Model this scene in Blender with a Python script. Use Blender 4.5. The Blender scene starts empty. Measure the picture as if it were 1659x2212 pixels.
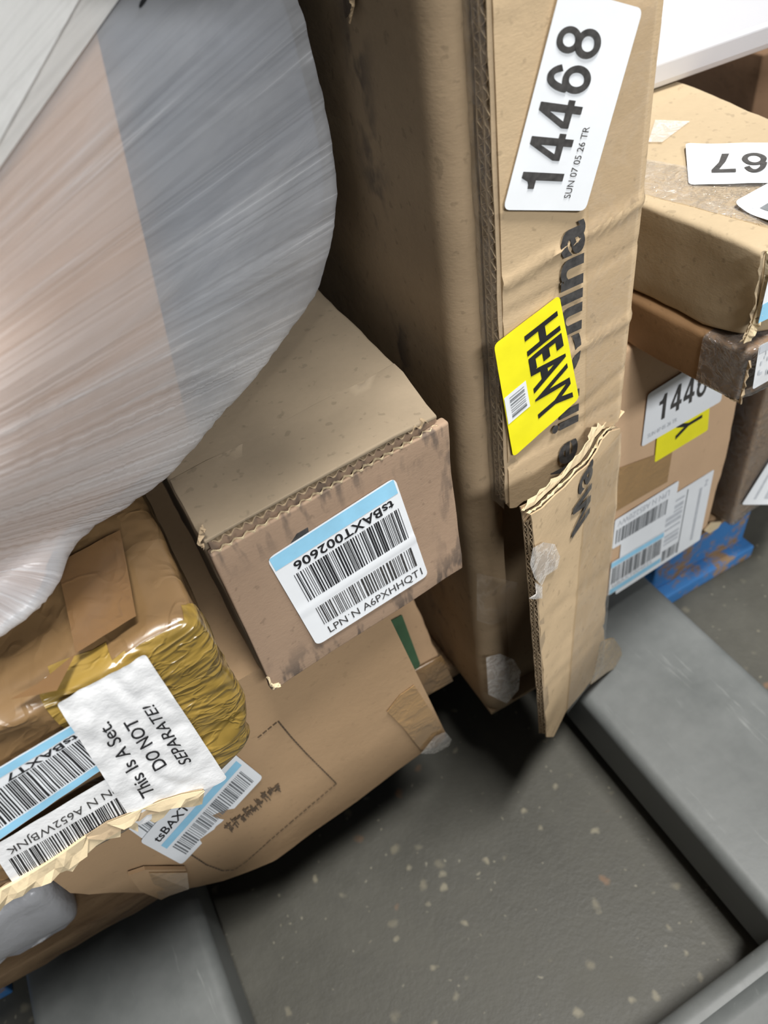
import bpy, bmesh, math, random
from mathutils import Vector, Matrix, noise
from math import sin, cos, pi, radians

SC = bpy.context.scene
COL = SC.collection
V = Vector

# ------------------------------------------------------------------ camera
CAM_POS = V((0.0, 0.0, 0.765))
RIGHT = V((0.86898304, -0.47475972, -0.13954095))
DOWN = V((-0.43025946, -0.58561754, -0.68697081))
FWD = V((0.24442845, 0.6570048, -0.71316157))
FPX, PX0, PY0 = 1661.0, 829.5, 1106.0
cam = bpy.data.cameras.new('camera')
cam.sensor_fit = 'VERTICAL'
cam.sensor_height = 24.0
cam.lens = 24.0 * FPX / 2212.0
cam.clip_start = 0.01
cam.dof.use_dof = True
cam.dof.focus_distance = 0.40
cam.dof.aperture_fstop = 7.0
cam_ob = bpy.data.objects.new('camera', cam)
COL.objects.link(cam_ob)
cam_ob.matrix_world = Matrix(((RIGHT.x, -DOWN.x, -FWD.x, CAM_POS.x),
                              (RIGHT.y, -DOWN.y, -FWD.y, CAM_POS.y),
                              (RIGHT.z, -DOWN.z, -FWD.z, CAM_POS.z), (0, 0, 0, 1)))
SC.camera = cam_ob

# ------------------------------------------------------------------ light and exposure
world = bpy.data.worlds.new('warehouse_air')
SC.world = world
world.use_nodes = True
bg = world.node_tree.nodes['Background']
bg.inputs[0].default_value = (0.93, 0.97, 1.0, 1)
bg.inputs[1].default_value = 0.10


def area(name, loc, target, sx, sy, watts, col):
    l = bpy.data.lights.new(name, 'AREA')
    l.shape = 'RECTANGLE'
    l.size, l.size_y, l.energy, l.color = sx, sy, watts, col
    o = bpy.data.objects.new(name, l)
    COL.objects.link(o)
    o.location = loc
    o.rotation_euler = (V(target) - V(loc)).to_track_quat('-Z', 'Y').to_euler()
    return o


area('ceiling_lamp', (0.58, -0.42, 3.4), (0.15, 0.33, 0.3), 1.2, 0.30, 136, (1.0, 0.985, 0.95))
area('aisle_lamp', (0.38, -3.2, 3.0), (0.15, 0.3, 0.4), 1.6, 0.5, 122, (0.97, 0.985, 1.0))
SC.view_settings.view_transform = 'Standard'
SC.view_settings.look = 'None'
SC.view_settings.gamma = 1.0
SC.view_settings.exposure = 0.25
SC.view_settings.use_curve_mapping = False


# ------------------------------------------------------------------ helpers: geometry
def ray(px, py):
    return RIGHT * (px - PX0) + DOWN * (py - PY0) + FWD * FPX


def on_plane(px, py, p, n):
    r = ray(px, py)
    return CAM_POS + r * ((V(p) - CAM_POS).dot(n) / r.dot(n))


def at_z(px, py, z):
    return on_plane(px, py, (0, 0, z), V((0, 0, 1)))


def at_y(px, py, y):
    return on_plane(px, py, (0, y, 0), V((0, 1, 0)))


def at_x(px, py, x):
    return on_plane(px, py, (x, 0, 0), V((1, 0, 0)))


def link(name, me, mat=None, parent=None, smooth=False):
    o = bpy.data.objects.new(name, me)
    COL.objects.link(o)
    if mat:
        me.materials.append(mat)
    if parent:
        o.parent = parent
    if smooth:
        me.polygons.foreach_set('use_smooth', [True] * len(me.polygons))
    return o


def mk(name, verts, faces, mat=None, parent=None, smooth=False):
    me = bpy.data.meshes.new(name)
    me.from_pydata([tuple(v) for v in verts], [], faces)
    me.update()
    return link(name, me, mat, parent, smooth)


def thing(name, label, cat, loc=(0, 0, 0), yaw=0.0, group=None, tilt=0.0, roll=0.0):
    o = bpy.data.objects.new(name, None)
    COL.objects.link(o)
    o.empty_display_size = 0.02
    M = Matrix.Translation(loc) @ Matrix.Rotation(yaw, 4, 'Z') @ Matrix.Rotation(tilt, 4, 'X') @ Matrix.Rotation(roll, 4, 'Y')
    o.matrix_world = M
    o['label'] = label
    o['category'] = cat
    if group:
        o['group'] = group
    o['_'] = 0
    del o['_']
    return o, M


class Frame:
    """a face of a thing: pixels of the photograph -> points in the thing's own space"""

    def __init__(self, M, p, n):
        self.M, self.I = M, M.inverted()
        self.p = M @ V(p)
        self.n = (M.to_3x3() @ V(n)).normalized()
        self.ln = V(n).normalized()

    def __call__(self, px, py):
        return self.I @ on_plane(px, py, self.p, self.n)


def axis_pts(L, r, cell):
    n = max(1, int(round((L - 2 * r) / cell)))
    e = [0, r * .3, r * .65] if r > 0 else []
    mid = [r + (L - 2 * r) * i / n for i in range(n + 1)]
    return e + mid + [L - x for x in reversed(e)]


def rbox(w, d, h, r=.003, cell=.012, amp=.0006, seed=0, warp=None, freq=22):
    ax, ay, az = axis_pts(w, r, cell), axis_pts(d, r, cell), axis_pts(h, r, cell)
    nx, ny, nz = len(ax), len(ay), len(az)
    idx, vs, fs = {}, [], []

    def vid(i, j, k):
        key = (i, j, k)
        if key not in idx:
            p = V((ax[i], ay[j], az[k]))
            q = V((min(max(p.x, r), w - r), min(max(p.y, r), d - r), min(max(p.z, r), h - r)))
            dlt = p - q
            nn = dlt.normalized() if dlt.length > 1e-9 else V((0, 0, 0))
            if nn.length > 0:
                p = q + nn * r
            s = V((seed * 3.1, seed * 1.7, seed * .9))
            edge = sum(1 for c, L in ((p.x, w), (p.y, d), (p.z, h)) if min(c, L - c) < r * 1.5)
            a = amp * (1.0 + 0.7 * (edge > 1))
            p = p + nn * a * (noise.noise(p * freq + s) * 1.3 + noise.noise(p * freq * 3.3 + s) * .5)
            if warp:
                p = warp(p)
            idx[key] = len(vs)
            vs.append(p)
        return idx[key]

    for i in range(nx - 1):
        for k in range(nz - 1):
            fs.append((vid(i, 0, k), vid(i + 1, 0, k), vid(i + 1, 0, k + 1), vid(i, 0, k + 1)))
            fs.append((vid(i, ny - 1, k), vid(i, ny - 1, k + 1), vid(i + 1, ny - 1, k + 1), vid(i + 1, ny - 1, k)))
    for j in range(ny - 1):
        for k in range(nz - 1):
            fs.append((vid(0, j, k), vid(0, j, k + 1), vid(0, j + 1, k + 1), vid(0, j + 1, k)))
            fs.append((vid(nx - 1, j, k), vid(nx - 1, j + 1, k), vid(nx - 1, j + 1, k + 1), vid(nx - 1, j, k + 1)))
    for i in range(nx - 1):
        for j in range(ny - 1):
            fs.append((vid(i, j, 0), vid(i, j + 1, 0), vid(i + 1, j + 1, 0), vid(i + 1, j, 0)))
            fs.append((vid(i, j, nz - 1), vid(i + 1, j, nz - 1), vid(i + 1, j + 1, nz - 1), vid(i, j + 1, nz - 1)))
    return vs, fs


def box(name, o, s, mat, parent, r=.0008, cell=.05, amp=0, seed=0, warp=None, smooth=True):
    vs, fs = rbox(s[0], s[1], s[2], min(r, min(s) * .45), cell, amp, seed)
    vs = [v + V(o) for v in vs]
    if warp:
        vs = [warp(v) for v in vs]
    return mk(name, vs, fs, mat, parent, smooth)


def slab(name, pts, thick, mat, parent, n=None):
    """polygon outline (local points) given thickness against its normal"""
    pts = [V(p) for p in pts]
    if n is None:
        n = V((0, 0, 0))
        for a, b in zip(pts, pts[1:] + pts[:1]):
            n += a.cross(b)
        n.normalize()
    m = len(pts)
    vs = pts + [p - n * thick for p in pts]
    fs = [tuple(range(m)), tuple(reversed(range(m, 2 * m)))]
    fs += [(i, i + m, (i + 1) % m + m, (i + 1) % m) for i in range(m)]
    return mk(name, vs, fs, mat, parent)


def patch(name, pts, mat, parent, n):
    """a single thin piece of film"""
    pts = [V(p) for p in pts]
    a = V((0, 0, 0))
    for p, q in zip(pts, pts[1:] + pts[:1]):
        a += p.cross(q)
    if a.dot(n) < 0:
        pts.reverse()
    c = sum(pts, V()) / len(pts)
    m = len(pts)
    vs = pts + [p.lerp(c, .5) + n * .0006 * (1 if i % 2 else .2) for i, p in enumerate(pts)] + [c + n * .0003]
    fs = [(i, (i + 1) % m, m + (i + 1) % m, m + i) for i in range(m)] + [(m + i, m + (i + 1) % m, 2 * m) for i in range(m)]
    return mk(name, vs, fs, mat, parent, True)


def flute(name, a, b, up, inward, height, depth, pitch, mat, parent, seed=0, t=.0005, liners=True):
    """raw edge of corrugated board: a wavy ribbon between two liners"""
    a, b, up, inward = V(a), V(b), V(up).normalized(), V(inward).normalized()
    rnd = random.Random(seed)
    L = (b - a).length
    n = int(L / pitch * 8)
    vs, fs = [], []
    ph = 0
    for i in range(n + 1):
        f = i / n
        ph += 2 * pi * (L / n) / pitch * (1 + rnd.uniform(-.25, .25))
        o = up * (height * .5 + (height * .5 - t) * sin(ph) * rnd.uniform(.85, 1.0)) - inward * rnd.uniform(0, .0004)
        p = a.lerp(b, f) + o
        for q in (p - up * t * .5, p + up * t * .5, p + up * t * .5 + inward * depth, p - up * t * .5 + inward * depth):
            vs.append(q)
    for i in range(n):
        k = i * 4
        for m in range(4):
            fs.append((k + m, k + 4 + m, k + 4 + (m + 1) % 4, k + (m + 1) % 4))
    if liners:
        for off in (0, height):
            k = len(vs)
            m = 40
            for i in range(m + 1):
                j = rnd.uniform(-.0005, .0002)
                for q in ((-t, j), (0, j), (0, depth), (-t, depth)):
                    vs.append(a.lerp(b, i / m) + up * (off + q[0] + (t if off == 0 else 0)) + inward * q[1])
            for i in range(m):
                for e in range(4):
                    fs.append((k + i * 4 + e, k + i * 4 + 4 + e, k + i * 4 + 4 + (e + 1) % 4, k + i * 4 + (e + 1) % 4))
    return mk(name, vs, fs, mat, parent)


def ragged(name, pts, out, w0, w1, thick, mat, parent, seed, sub=14, curl=.0, n=None):
    """torn strip of board along a polyline"""
    rnd = random.Random(seed)
    pts = [V(p) for p in pts]
    out = V(out)
    line = []
    for p, q in zip(pts, pts[1:]):
        for i in range(sub):
            line.append(p.lerp(q, i / sub))
    line.append(pts[-1])
    if n is None:
        n = (pts[-1] - pts[0]).cross(out).normalized()
    vs, fs = [], []
    w = (w0 + w1) / 2
    for i, p in enumerate(line):
        q = noise.noise(V((i * .23, seed * 7.7, 0))) * 1.1 + noise.noise(V((i * .61, seed * 3.3, 5))) * .45 + rnd.uniform(-.12, .12)
        w = (w0 + w1) / 2 + (w1 - w0) * .5 * min(1, max(-1, q * 1.5))
        if rnd.random() < .06:
            w = w0 * .6
        e = .25 if i in (0, len(line) - 1) else 1
        ww = w * e
        c = n * curl * rnd.uniform(.2, 1.6)
        mid = p + out * ww * .55 + c * .5 + n * rnd.uniform(-1, 1) * thick * .7
        tip = p + out * ww + c + n * rnd.uniform(-1, 1) * thick
        for q in (p, mid, tip, tip - n * thick * .6, mid - n * thick, p - n * thick):
            vs.append(q)
    for i in range(len(line) - 1):
        k = i * 6
        for m in range(6):
            fs.append((k + m, k + 6 + m, k + 6 + (m + 1) % 6, k + (m + 1) % 6))
    return mk(name, vs, fs, mat, parent)


_text = {}


def text_mesh(body, bold=0.0, shear=0.0, space=1.0):
    key = (body, bold, shear, space)
    if key not in _text:
        c = bpy.data.curves.new('lettering', 'FONT')
        c.body = body
        c.offset = bold
        c.shear = shear
        c.space_character = space
        c.fill_mode = 'FRONT'
        c.resolution_u = 4
        o = bpy.data.objects.new('lettering', c)
        COL.objects.link(o)
        dg = bpy.context.evaluated_depsgraph_get()
        dg.update()
        me = bpy.data.meshes.new_from_object(o.evaluated_get(dg))
        bm = bmesh.new()
        bm.from_mesh(me)
        bmesh.ops.remove_doubles(bm, verts=bm.verts, dist=1e-5)
        vs = [v.co.copy() for v in bm.verts]
        bm.verts.index_update()
        fs = [tuple(v.index for v in f.verts) for f in bm.faces]
        bm.free()
        bpy.data.objects.remove(o)
        bpy.data.curves.remove(c)
        bpy.data.meshes.remove(me)
        x0, x1 = min(v.x for v in vs), max(v.x for v in vs)
        y0, y1 = min(v.y for v in vs), max(v.y for v in vs)
        _text[key] = ([((v.x - x0) / (x1 - x0), (v.y - y0) / (y1 - y0)) for v in vs], fs)
    return _text[key]


def digit_mesh(ch):
    """bold grotesque figures built from strokes, unit box"""
    vs, fs = [], []
    lay = [0]

    def poly(*p):
        k = len(vs)
        vs.extend(q + (lay[0],) for q in p)
        fs.append(tuple(range(k, k + len(p))))

    def arc(cx, cy, rx, ry, tx, ty, a0, a1, n=28):
        k = len(vs)
        for i in range(n + 1):
            a = radians(a0 + (a1 - a0) * i / n)
            vs.append((cx + rx * cos(a), cy + ry * sin(a), lay[0]))
            vs.append((cx + (rx - tx) * cos(a), cy + (ry - ty) * sin(a), lay[0]))
        lay[0] += 1
        fs.extend((k + 2 * i, k + 2 * i + 1, k + 2 * i + 3, k + 2 * i + 2) for i in range(n))
    if ch == '1':
        poly((.42, 0), (.70, 0), (.70, .98), (.48, .98), (.42, .90))
        poly((.10, .78), (.10, .64), (.42, .64), (.42, .90), (.36, .82), (.25, .785))
    elif ch == '4':
        poly((.54, 0), (.80, 0), (.80, 1), (.54, 1))
        poly((.80, .21), (.97, .21), (.97, .37), (.80, .37))
        poly((.02, .21), (.54, .21), (.54, .37), (.02, .37))
        poly((.02, .37), (.24, .37), (.54, .76), (.54, 1))
    elif ch == '6':
        arc(.5, .32, .45, .335, .22, .15, 0, 360, 36)
        arc(.5, .5, .45, .515, .23, .15, 180, 30, 24)
    elif ch == '8':
        arc(.5, .735, .40, .28, .19, .135, 0, 360, 36)
        arc(.5, .285, .455, .30, .21, .145, 0, 360, 36)
    elif ch == '7':
        poly((.05, .98), (.05, .82), (.66, .82), (.95, .84), (.95, .98))
        poly((.66, .82), (.95, .84), (.66, .48), (.52, 0), (.24, 0), (.40, .44))
    return vs, fs


class Sheet:
    """a sticker on a face: (s, t) in 0..1 -> local point; prints follow its creases"""

    def __init__(self, quad, n, lift=.0006, wr=0.0, wf=40, seed=0, fold=None):
        self.q = [V(p) for p in quad]
        self.n = V(n).normalized()
        self.lift, self.wr, self.wf, self.seed, self.fold = lift, wr, wf, seed, fold
        self.W = ((self.q[1] - self.q[0]).length + (self.q[2] - self.q[3]).length) / 2
        self.H = ((self.q[3] - self.q[0]).length + (self.q[2] - self.q[1]).length) / 2

    def at(self, s, t, extra=0.0):
        a, b, c, d = self.q
        p = a * (1 - s) * (1 - t) + b * s * (1 - t) + c * s * t + d * (1 - s) * t
        z = self.lift + extra
        if self.wr:
            q = p * self.wf + V((self.seed, 0, self.seed * 2))
            z += self.wr * (1 + noise.noise(q) + .5 * noise.noise(q * 2.3) - .6 * abs(noise.noise(q * 1.3 + V((9, 3, 1)))))
        if self.fold:
            z += self.fold(s, t)
        return p + self.n * z

    def paper(self, name, mat, parent, r=.004, n=(14, 10), label=None):
        W, H = self.W, self.H
        r = min(r, W * .4, H * .4)

        def coords(L, k):
            return [0, r * .25, r * .55, r] + [r + (L - 2 * r) * i / k for i in range(1, k)] + [L - r, L - r * .55, L - r * .25, L]
        A, B = coords(W, n[0]), coords(H, n[1])
        vs, fs = [], []
        for b in B:
            for a in A:
                ca, cb = min(max(a, r), W - r), min(max(b, r), H - r)
                dx, dy = (a - ca) / r if r else 0, (b - cb) / r if r else 0
                L = math.hypot(dx, dy)
                if L > 0:
                    m = max(abs(dx), abs(dy)) / L
                    dx, dy = dx * m, dy * m
                vs.append(self.at((ca + dx * r) / W, (cb + dy * r) / H))
        m = len(A)
        for j in range(len(B) - 1):
            for i in range(m - 1):
                fs.append((j * m + i, j * m + i + 1, (j + 1) * m + i + 1, (j + 1) * m + i))
        k = len(vs)                                   # thin paper thickness
        vs += [v - self.n * .00025 for v in vs]
        fs += [tuple(reversed([x + k for x in f])) for f in list(fs)]
        o = mk(name, vs, fs, mat, parent, True)
        if label:
            o['label'] = label
        return o

    def rect(self, name, mat, parent, s0, t0, s1, t1, n=(12, 2), e=.0002):
        vs, fs = [], []
        for j in range(n[1] + 1):
            for i in range(n[0] + 1):
                vs.append(self.at(s0 + (s1 - s0) * i / n[0], t0 + (t1 - t0) * j / n[1], e))
        m = n[0] + 1
        flip = (vs[1] - vs[0]).cross(vs[m] - vs[0]).dot(self.n) < 0
        for j in range(n[1]):
            for i in range(n[0]):
                f = (j * m + i, j * m + i + 1, (j + 1) * m + i + 1, (j + 1) * m + i)
                fs.append(f[::-1] if flip else f)
        return mk(name, vs, fs, mat, parent, True)

    def bars(self, name, mat, parent, s0, t0, s1, t1, n=52, seed=1, seg=1, across=False, e=.0003):
        rnd = random.Random(seed)
        widths = []
        for i in range(n):
            widths.append((rnd.choice((1, 1, 1, 2, 2, 3)), rnd.choice((1, 1, 2, 2, 3))))
        tot = sum(a + b for a, b in widths) - widths[-1][1]
        x, vs, fs = 0, [], []
        for a, b in widths:
            u0, u1 = x / tot, (x + a) / tot
            x += a + b
            k = len(vs)
            for j in range(seg + 1):
                f = j / seg
                for u in (u0, u1):
                    if across:
                        vs.append(self.at(s0 + (s1 - s0) * f, t0 + (t1 - t0) * u, e))
                    else:
                        vs.append(self.at(s0 + (s1 - s0) * u, t0 + (t1 - t0) * f, e))
            for j in range(seg):
                q = k + 2 * j
                fs.append((q, q + 1, q + 3, q + 2))
        return mk(name, vs, fs, mat, parent)

    def figures(self, name, mat, parent, body, s0, t0, s1, t1, e=.0004, gap=.14):
        vs, fs = [], []
        n = len(body)
        cw = 1 / (n + gap * (n - 1))
        for i, ch in enumerate(body):
            dv, df = digit_mesh(ch)
            k = len(vs)
            vs += [self.at(s0 + (s1 - s0) * (i * cw * (1 + gap) + u * cw), t0 + (t1 - t0) * v, e + .00012 * lz) for u, v, lz in dv]
            fs += [tuple(k + q for q in f) for f in df]
        return mk(name, vs, fs, mat, parent)

    def text(self, name, mat, parent, body, s0, t0, s1, t1, bold=0.0, shear=0.0, rot=0, e=.0003, space=1.0, cut=0):
        uv, fs = text_mesh(body, bold, shear, space)
        vs = []
        for (u, v) in uv:
            if rot == 180:
                u, v = 1 - u, 1 - v
            elif rot == 90:
                u, v = 1 - v, u
            vs.append(V((u, v, 0)))
        if cut:
            bm = bmesh.new()
            bv = [bm.verts.new(v) for v in vs]
            for f in fs:
                try:
                    bm.faces.new([bv[i] for i in f])
                except ValueError:
                    pass
            asp = (s1 - s0) * self.W / max(1e-6, (t1 - t0) * self.H)
            for _ in range(cut):
                long_e = [ed for ed in bm.edges if math.hypot((ed.verts[0].co.x - ed.verts[1].co.x) * asp, ed.verts[0].co.y - ed.verts[1].co.y) > .22]
                bmesh.ops.subdivide_edges(bm, edges=long_e, cuts=1)
                bmesh.ops.triangulate(bm, faces=bm.faces[:])
            bm.verts.index_update()
            vs = [v.co.copy() for v in bm.verts]
            fs = [tuple(v.index for v in f.verts) for f in bm.faces]
            bm.free()
        vs = [self.at(s0 + (s1 - s0) * v.x, t0 + (t1 - t0) * v.y, e) for v in vs]
        return mk(name, vs, fs, mat, parent)


# ------------------------------------------------------------------ helpers: materials
class Mat:
    def __init__(self, name):
        self.m = bpy.data.materials.new(name)
        self.m.use_nodes = True
        self.t = self.m.node_tree
        self.b = self.t.nodes['Principled BSDF']
        self.out = self.t.nodes['Material Output']

    def n(self, typ, **kw):
        nd = self.t.nodes.new(typ)
        for k, v in kw.items():
            if k == 'inp':
                for i, x in v.items():
                    if isinstance(x, bpy.types.NodeSocket):
                        self.t.links.new(x, nd.inputs[i])
                    else:
                        nd.inputs[i].default_value = x
            else:
                setattr(nd, k, v)
        return nd

    def l(self, a, b):
        self.t.links.new(a, b)

    def set(self, **kw):
        for k, v in kw.items():
            s = self.b.inputs[k.replace('_', ' ')]
            if isinstance(v, bpy.types.NodeSocket):
                self.l(v, s)
            else:
                s.default_value = v
        return self

    def coord(self, kind='Object', scale=(1, 1, 1), rot=(0, 0, 0)):
        tc = self.n('ShaderNodeTexCoord')
        mp = self.n('ShaderNodeMapping', inp={0: tc.outputs[kind], 2: rot, 3: scale})
        return mp.outputs[0]

    def noise(self, co, scale, detail=4, rough=.55, dist=0):
        nd = self.n('ShaderNodeTexNoise', inp={'Vector': co, 'Scale': scale, 'Detail': detail, 'Roughness': rough, 'Distortion': dist})
        return nd.outputs[0]

    def ramp(self, fac, stops):
        nd = self.n('ShaderNodeValToRGB', inp={0: fac})
        el = nd.color_ramp.elements
        while len(el) < len(stops):
            el.new(.5)
        for e, (p, c) in zip(el, stops):
            e.position = p
            e.color = (c, c, c, 1) if isinstance(c, (int, float)) else tuple(c) + (1,)
        return nd.outputs[0]

    def math(self, op, a, b=0.0, clamp=False):
        nd = self.n('ShaderNodeMath', operation=op, inp={0: a, 1: b})
        nd.use_clamp = clamp
        return nd.outputs[0]

    def mix(self, fac, a, b, mode='MIX'):
        nd = self.n('ShaderNodeMix', data_type='RGBA', blend_type=mode)
        for s, v in ((nd.inputs[0], fac), (nd.inputs[6], a), (nd.inputs[7], b)):
            if isinstance(v, bpy.types.NodeSocket):
                self.l(v, s)
            else:
                s.default_value = v if not isinstance(v, (tuple, list)) else tuple(v) + ((1,) if len(v) == 3 else ())
        return nd.outputs[2]

    def bump(self, h, strength=.3, dist=.001, normal=None):
        nd = self.n('ShaderNodeBump', inp={'Height': h, 'Strength': strength, 'Distance': dist})
        if normal:
            self.l(normal, nd.inputs['Normal'])
        self.l(nd.outputs[0], self.b.inputs['Normal'])
        return nd.outputs[0]


def cardboard(name, col, var=.12, rough=.85, smudge=None, ribs=0.0, rib_axis=0, dirt=.35):
    m = Mat(name)
    co = m.coord()
    big = m.noise(co, 14, 5, .6)
    fine = m.noise(m.coord(scale=(260, 260, 900)), 1, 3, .6)
    c = V(col)
    base = m.ramp(big, [(.28, tuple(c * (1 - var))), (.72, tuple(c * (1 + var)))])
    base = m.mix(m.math('MULTIPLY', fine, .22), base, tuple(c * .6))
    specks = m.ramp(m.noise(co, 160, 2, .5), [(.30, 1), (.36, 0)])
    base = m.mix(m.math('MULTIPLY', specks, dirt), base, tuple(c * .42))
    if smudge:
        sx = m.n('ShaderNodeSeparateXYZ', inp={0: m.n('ShaderNodeTexCoord').outputs['Object']})
        st = m.noise(m.coord(scale=(95, 40, 28)), 1, 3, .6)
        st = m.ramp(st, [(.50, 0), (.60, 1)])
        for (ax, pos, wid, amt) in smudge:
            dd = m.math('ABSOLUTE', m.math('SUBTRACT', sx.outputs[ax], pos))
            k = m.math('SUBTRACT', 1.0, m.math('DIVIDE', dd, wid), True)
            k = m.math('MULTIPLY', m.math('MULTIPLY', k, st), amt, True)
            base = m.mix(k, base, (0.055, 0.048, 0.046))
    m.set(Base_Color=base, Roughness=rough)
    m.b.inputs['Specular IOR Level'].default_value = .25
    h = m.math('ADD', m.math('MULTIPLY', m.noise(co, 55, 5, .65), 1.0), m.math('MULTIPLY', fine, .18))
    if ribs:
        w = m.n('ShaderNodeTexWave', wave_type='BANDS', bands_direction='XYZ'[rib_axis],
                inp={'Vector': co, 'Scale': 45, 'Distortion': 1.0, 'Detail': 1.0})
        h = m.math('ADD', h, m.math('MULTIPLY', w.outputs[1], ribs))
    m.bump(h, .35, .0012)
    return m.m


def plain(name, col, rough=.6, var=.06, scale=30, bump=.15, bscale=60, coat=0, spec=.4, bdist=.001):
    m = Mat(name)
    co = m.coord()
    c = V(col)
    m.set(Base_Color=m.ramp(m.noise(co, scale, 5, .6), [(.3, tuple(c * (1 - var))), (.7, tuple(c * (1 + var)))]), Roughness=rough)
    m.b.inputs['Coat Weight'].default_value = coat
    m.b.inputs['Coat Roughness'].default_value = .12
    m.b.inputs['Specular IOR Level'].default_value = spec
    m.bump(m.noise(co, bscale, 4, .6), bump, bdist)
    return m.m


def tape_mat(name, col, rough=.22, crease=.6, scale=(60, 60, 60), var=.25):
    """glossy brown packing tape, creased"""
    m = Mat(name)
    co = m.coord()
    c = V(col)
    n1 = m.noise(co, 16, 4, .6)
    base = m.ramp(n1, [(.3, tuple(c * (1 - var))), (.7, tuple(c * (1 + var)))])
    cr = m.noise(m.coord(scale=scale), 1, 3, .6, .6)
    ridge = m.math('ABSOLUTE', m.math('SUBTRACT', cr, .5))
    ridge = m.ramp(ridge, [(0, 1), (.09, .25), (.25, 0)])
    cr2 = m.noise(m.coord(scale=tuple(s * 2.7 for s in scale), rot=(.5, .3, .8)), 1, 2, .6, .4)
    rid2 = m.ramp(m.math('ABSOLUTE', m.math('SUBTRACT', cr2, .5)), [(0, 1), (.05, .2), (.2, 0)])
    m.set(Base_Color=base, Roughness=rough)
    m.b.inputs['Coat Weight'].default_value = .7
    m.b.inputs['Coat Roughness'].default_value = .12
    h = m.math('ADD', m.math('MULTIPLY', ridge, 1.0), m.math('MULTIPLY', rid2, .35))
    h = m.math('ADD', h, m.math('MULTIPLY', n1, .8))
    m.bump(h, crease, .0022)
    return m.m


def clear_mat(name, col=(.9, .88, .84), milky=.18, rough=.12, crease=.5, scale=90, shine=1.0):
    """clear film or tape: see-through, glossy, a little milky where creased"""
    m = Mat(name)
    t = m.t
    co = m.coord()
    nz = m.noise(co, scale, 4, .65, .8)
    rid = m.ramp(m.math('ABSOLUTE', m.math('SUBTRACT', nz, .5)), [(0, 1), (.06, .25), (.2, 0)])
    h = m.math('ADD', rid, m.math('MULTIPLY', m.noise(co, scale * .3, 3, .6), 1.2))
    bp = m.n('ShaderNodeBump', inp={'Height': h, 'Strength': crease, 'Distance': .0018})
    tr = m.n('ShaderNodeBsdfTransparent', inp={0: (.97, .96, .94, 1)})
    gl = m.n('ShaderNodeBsdfGlossy', inp={0: (1, 1, 1, 1), 'Roughness': rough, 'Normal': bp.outputs[0]})
    df = m.n('ShaderNodeBsdfDiffuse', inp={0: tuple(col) + (1,), 'Normal': bp.outputs[0]})
    fr = m.n('ShaderNodeFresnel', inp={'IOR': 1.45, 'Normal': bp.outputs[0]})
    a = m.n('ShaderNodeMixShader', inp={0: m.math('ADD', m.math('MULTIPLY', rid, milky * 1.3), milky, True), 1: tr.outputs[0], 2: df.outputs[0]})
    b = m.n('ShaderNodeMixShader', inp={0: m.math('MULTIPLY', m.math('ADD', fr.outputs[0], .02, True), shine), 1: a.outputs[0], 2: gl.outputs[0]})
    m.l(b.outputs[0], m.out.inputs[0])
    return m.m


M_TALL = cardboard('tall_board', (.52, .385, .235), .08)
M_TALL_SHADED = cardboard('tall_side_shaded_board', (.31, .225, .138), .12, smudge=[(1, .085, .02, .7)])  # left-side shade put into the colour; the smudge column is faded print
M_MID = cardboard('mid_board', (.335, .232, .158), .10, smudge=[(2, .0, .028, .8), (2, .118, .022, .6), (0, .137, .02, .5)])
M_MIDTOP_SHADED = cardboard('mid_top_shaded_board', (.265, .208, .142), .10)  # colour darkened to carry the parcel's shadow on the top
M_LOW = cardboard('low_board', (.40, .265, .15), .08, dirt=.15)
M_R1 = cardboard('pink_board', (.60, .405, .25), .07, dirt=.15)
M_R2 = cardboard('sand_board', (.43, .335, .215), .07, ribs=.1)
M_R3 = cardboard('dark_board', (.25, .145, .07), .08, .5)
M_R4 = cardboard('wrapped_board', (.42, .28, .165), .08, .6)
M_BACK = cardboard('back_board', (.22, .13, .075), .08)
M_RAW = cardboard('raw_board', (.62, .50, .32), .15, .95, dirt=.2)
M_RAWD = cardboard('raw_edge', (.40, .30, .19), .2, .95)
M_TAPED = tape_mat('brown_tape', (.185, .112, .050), .32, .55, (16, 10, 18), .18)
M_GOLD = tape_mat('gold_tape', (.245, .160, .036), .22, .7, (18, 22, 34), .3)
M_TAPEB = tape_mat('tan_tape', (.36, .215, .09), .35, .25, (25, 25, 25), .1)
M_TAPEC = tape_mat('dark_tape', (.16, .088, .036), .28, .4, (18, 12, 20), .15)
M_CLEAR = clear_mat('clear_tape', (.95, .9, .82), milky=.03, rough=.2, crease=.06, scale=30, shine=.3)
M_CLEARW = clear_mat('crumpled_film', milky=.06, rough=.1, crease=.45, scale=120)
M_MILK = clear_mat('milky_scrap', (.95, .91, .86), milky=.22, rough=.25, crease=.25, scale=70, shine=.6)
M_PAPER = plain('label_paper', (.80, .82, .84), .55, .03, 25, .12, 50, spec=.35)
M_PAPERD = plain('dirty_label_paper', (.68, .69, .70), .5, .10, 90, .12, 50)
M_SETP = plain('plastic_label_paper', (.80, .80, .80), .32, .03, 30, .35, 90, spec=.5, bdist=.002)
M_INK = plain('black_ink', (.018, .018, .02), .6, .3, 200, 0)
M_INKG = plain('worn_ink', (.055, .052, .05), .6, .4, 300, 0)
M_GREYI = plain('grey_ink', (.17, .18, .19), .6, .2, 200, 0)
M_LGREY = plain('pale_grey_ink', (.52, .54, .57), .6, .1, 200, 0)
M_BLUE = plain('sky_blue_print', (.30, .60, .80), .5, .08, 60, .08, 60)
M_YEL = plain('yellow_print', (.90, .82, .02), .4, .05, 40, .15, 60)
M_BROWNI = plain('brown_ink', (.10, .07, .045), .7, .3, 200, 0)
M_WHITE = plain('white_board', (.70, .71, .75), .45, .02, 10, .05, 30)
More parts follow.
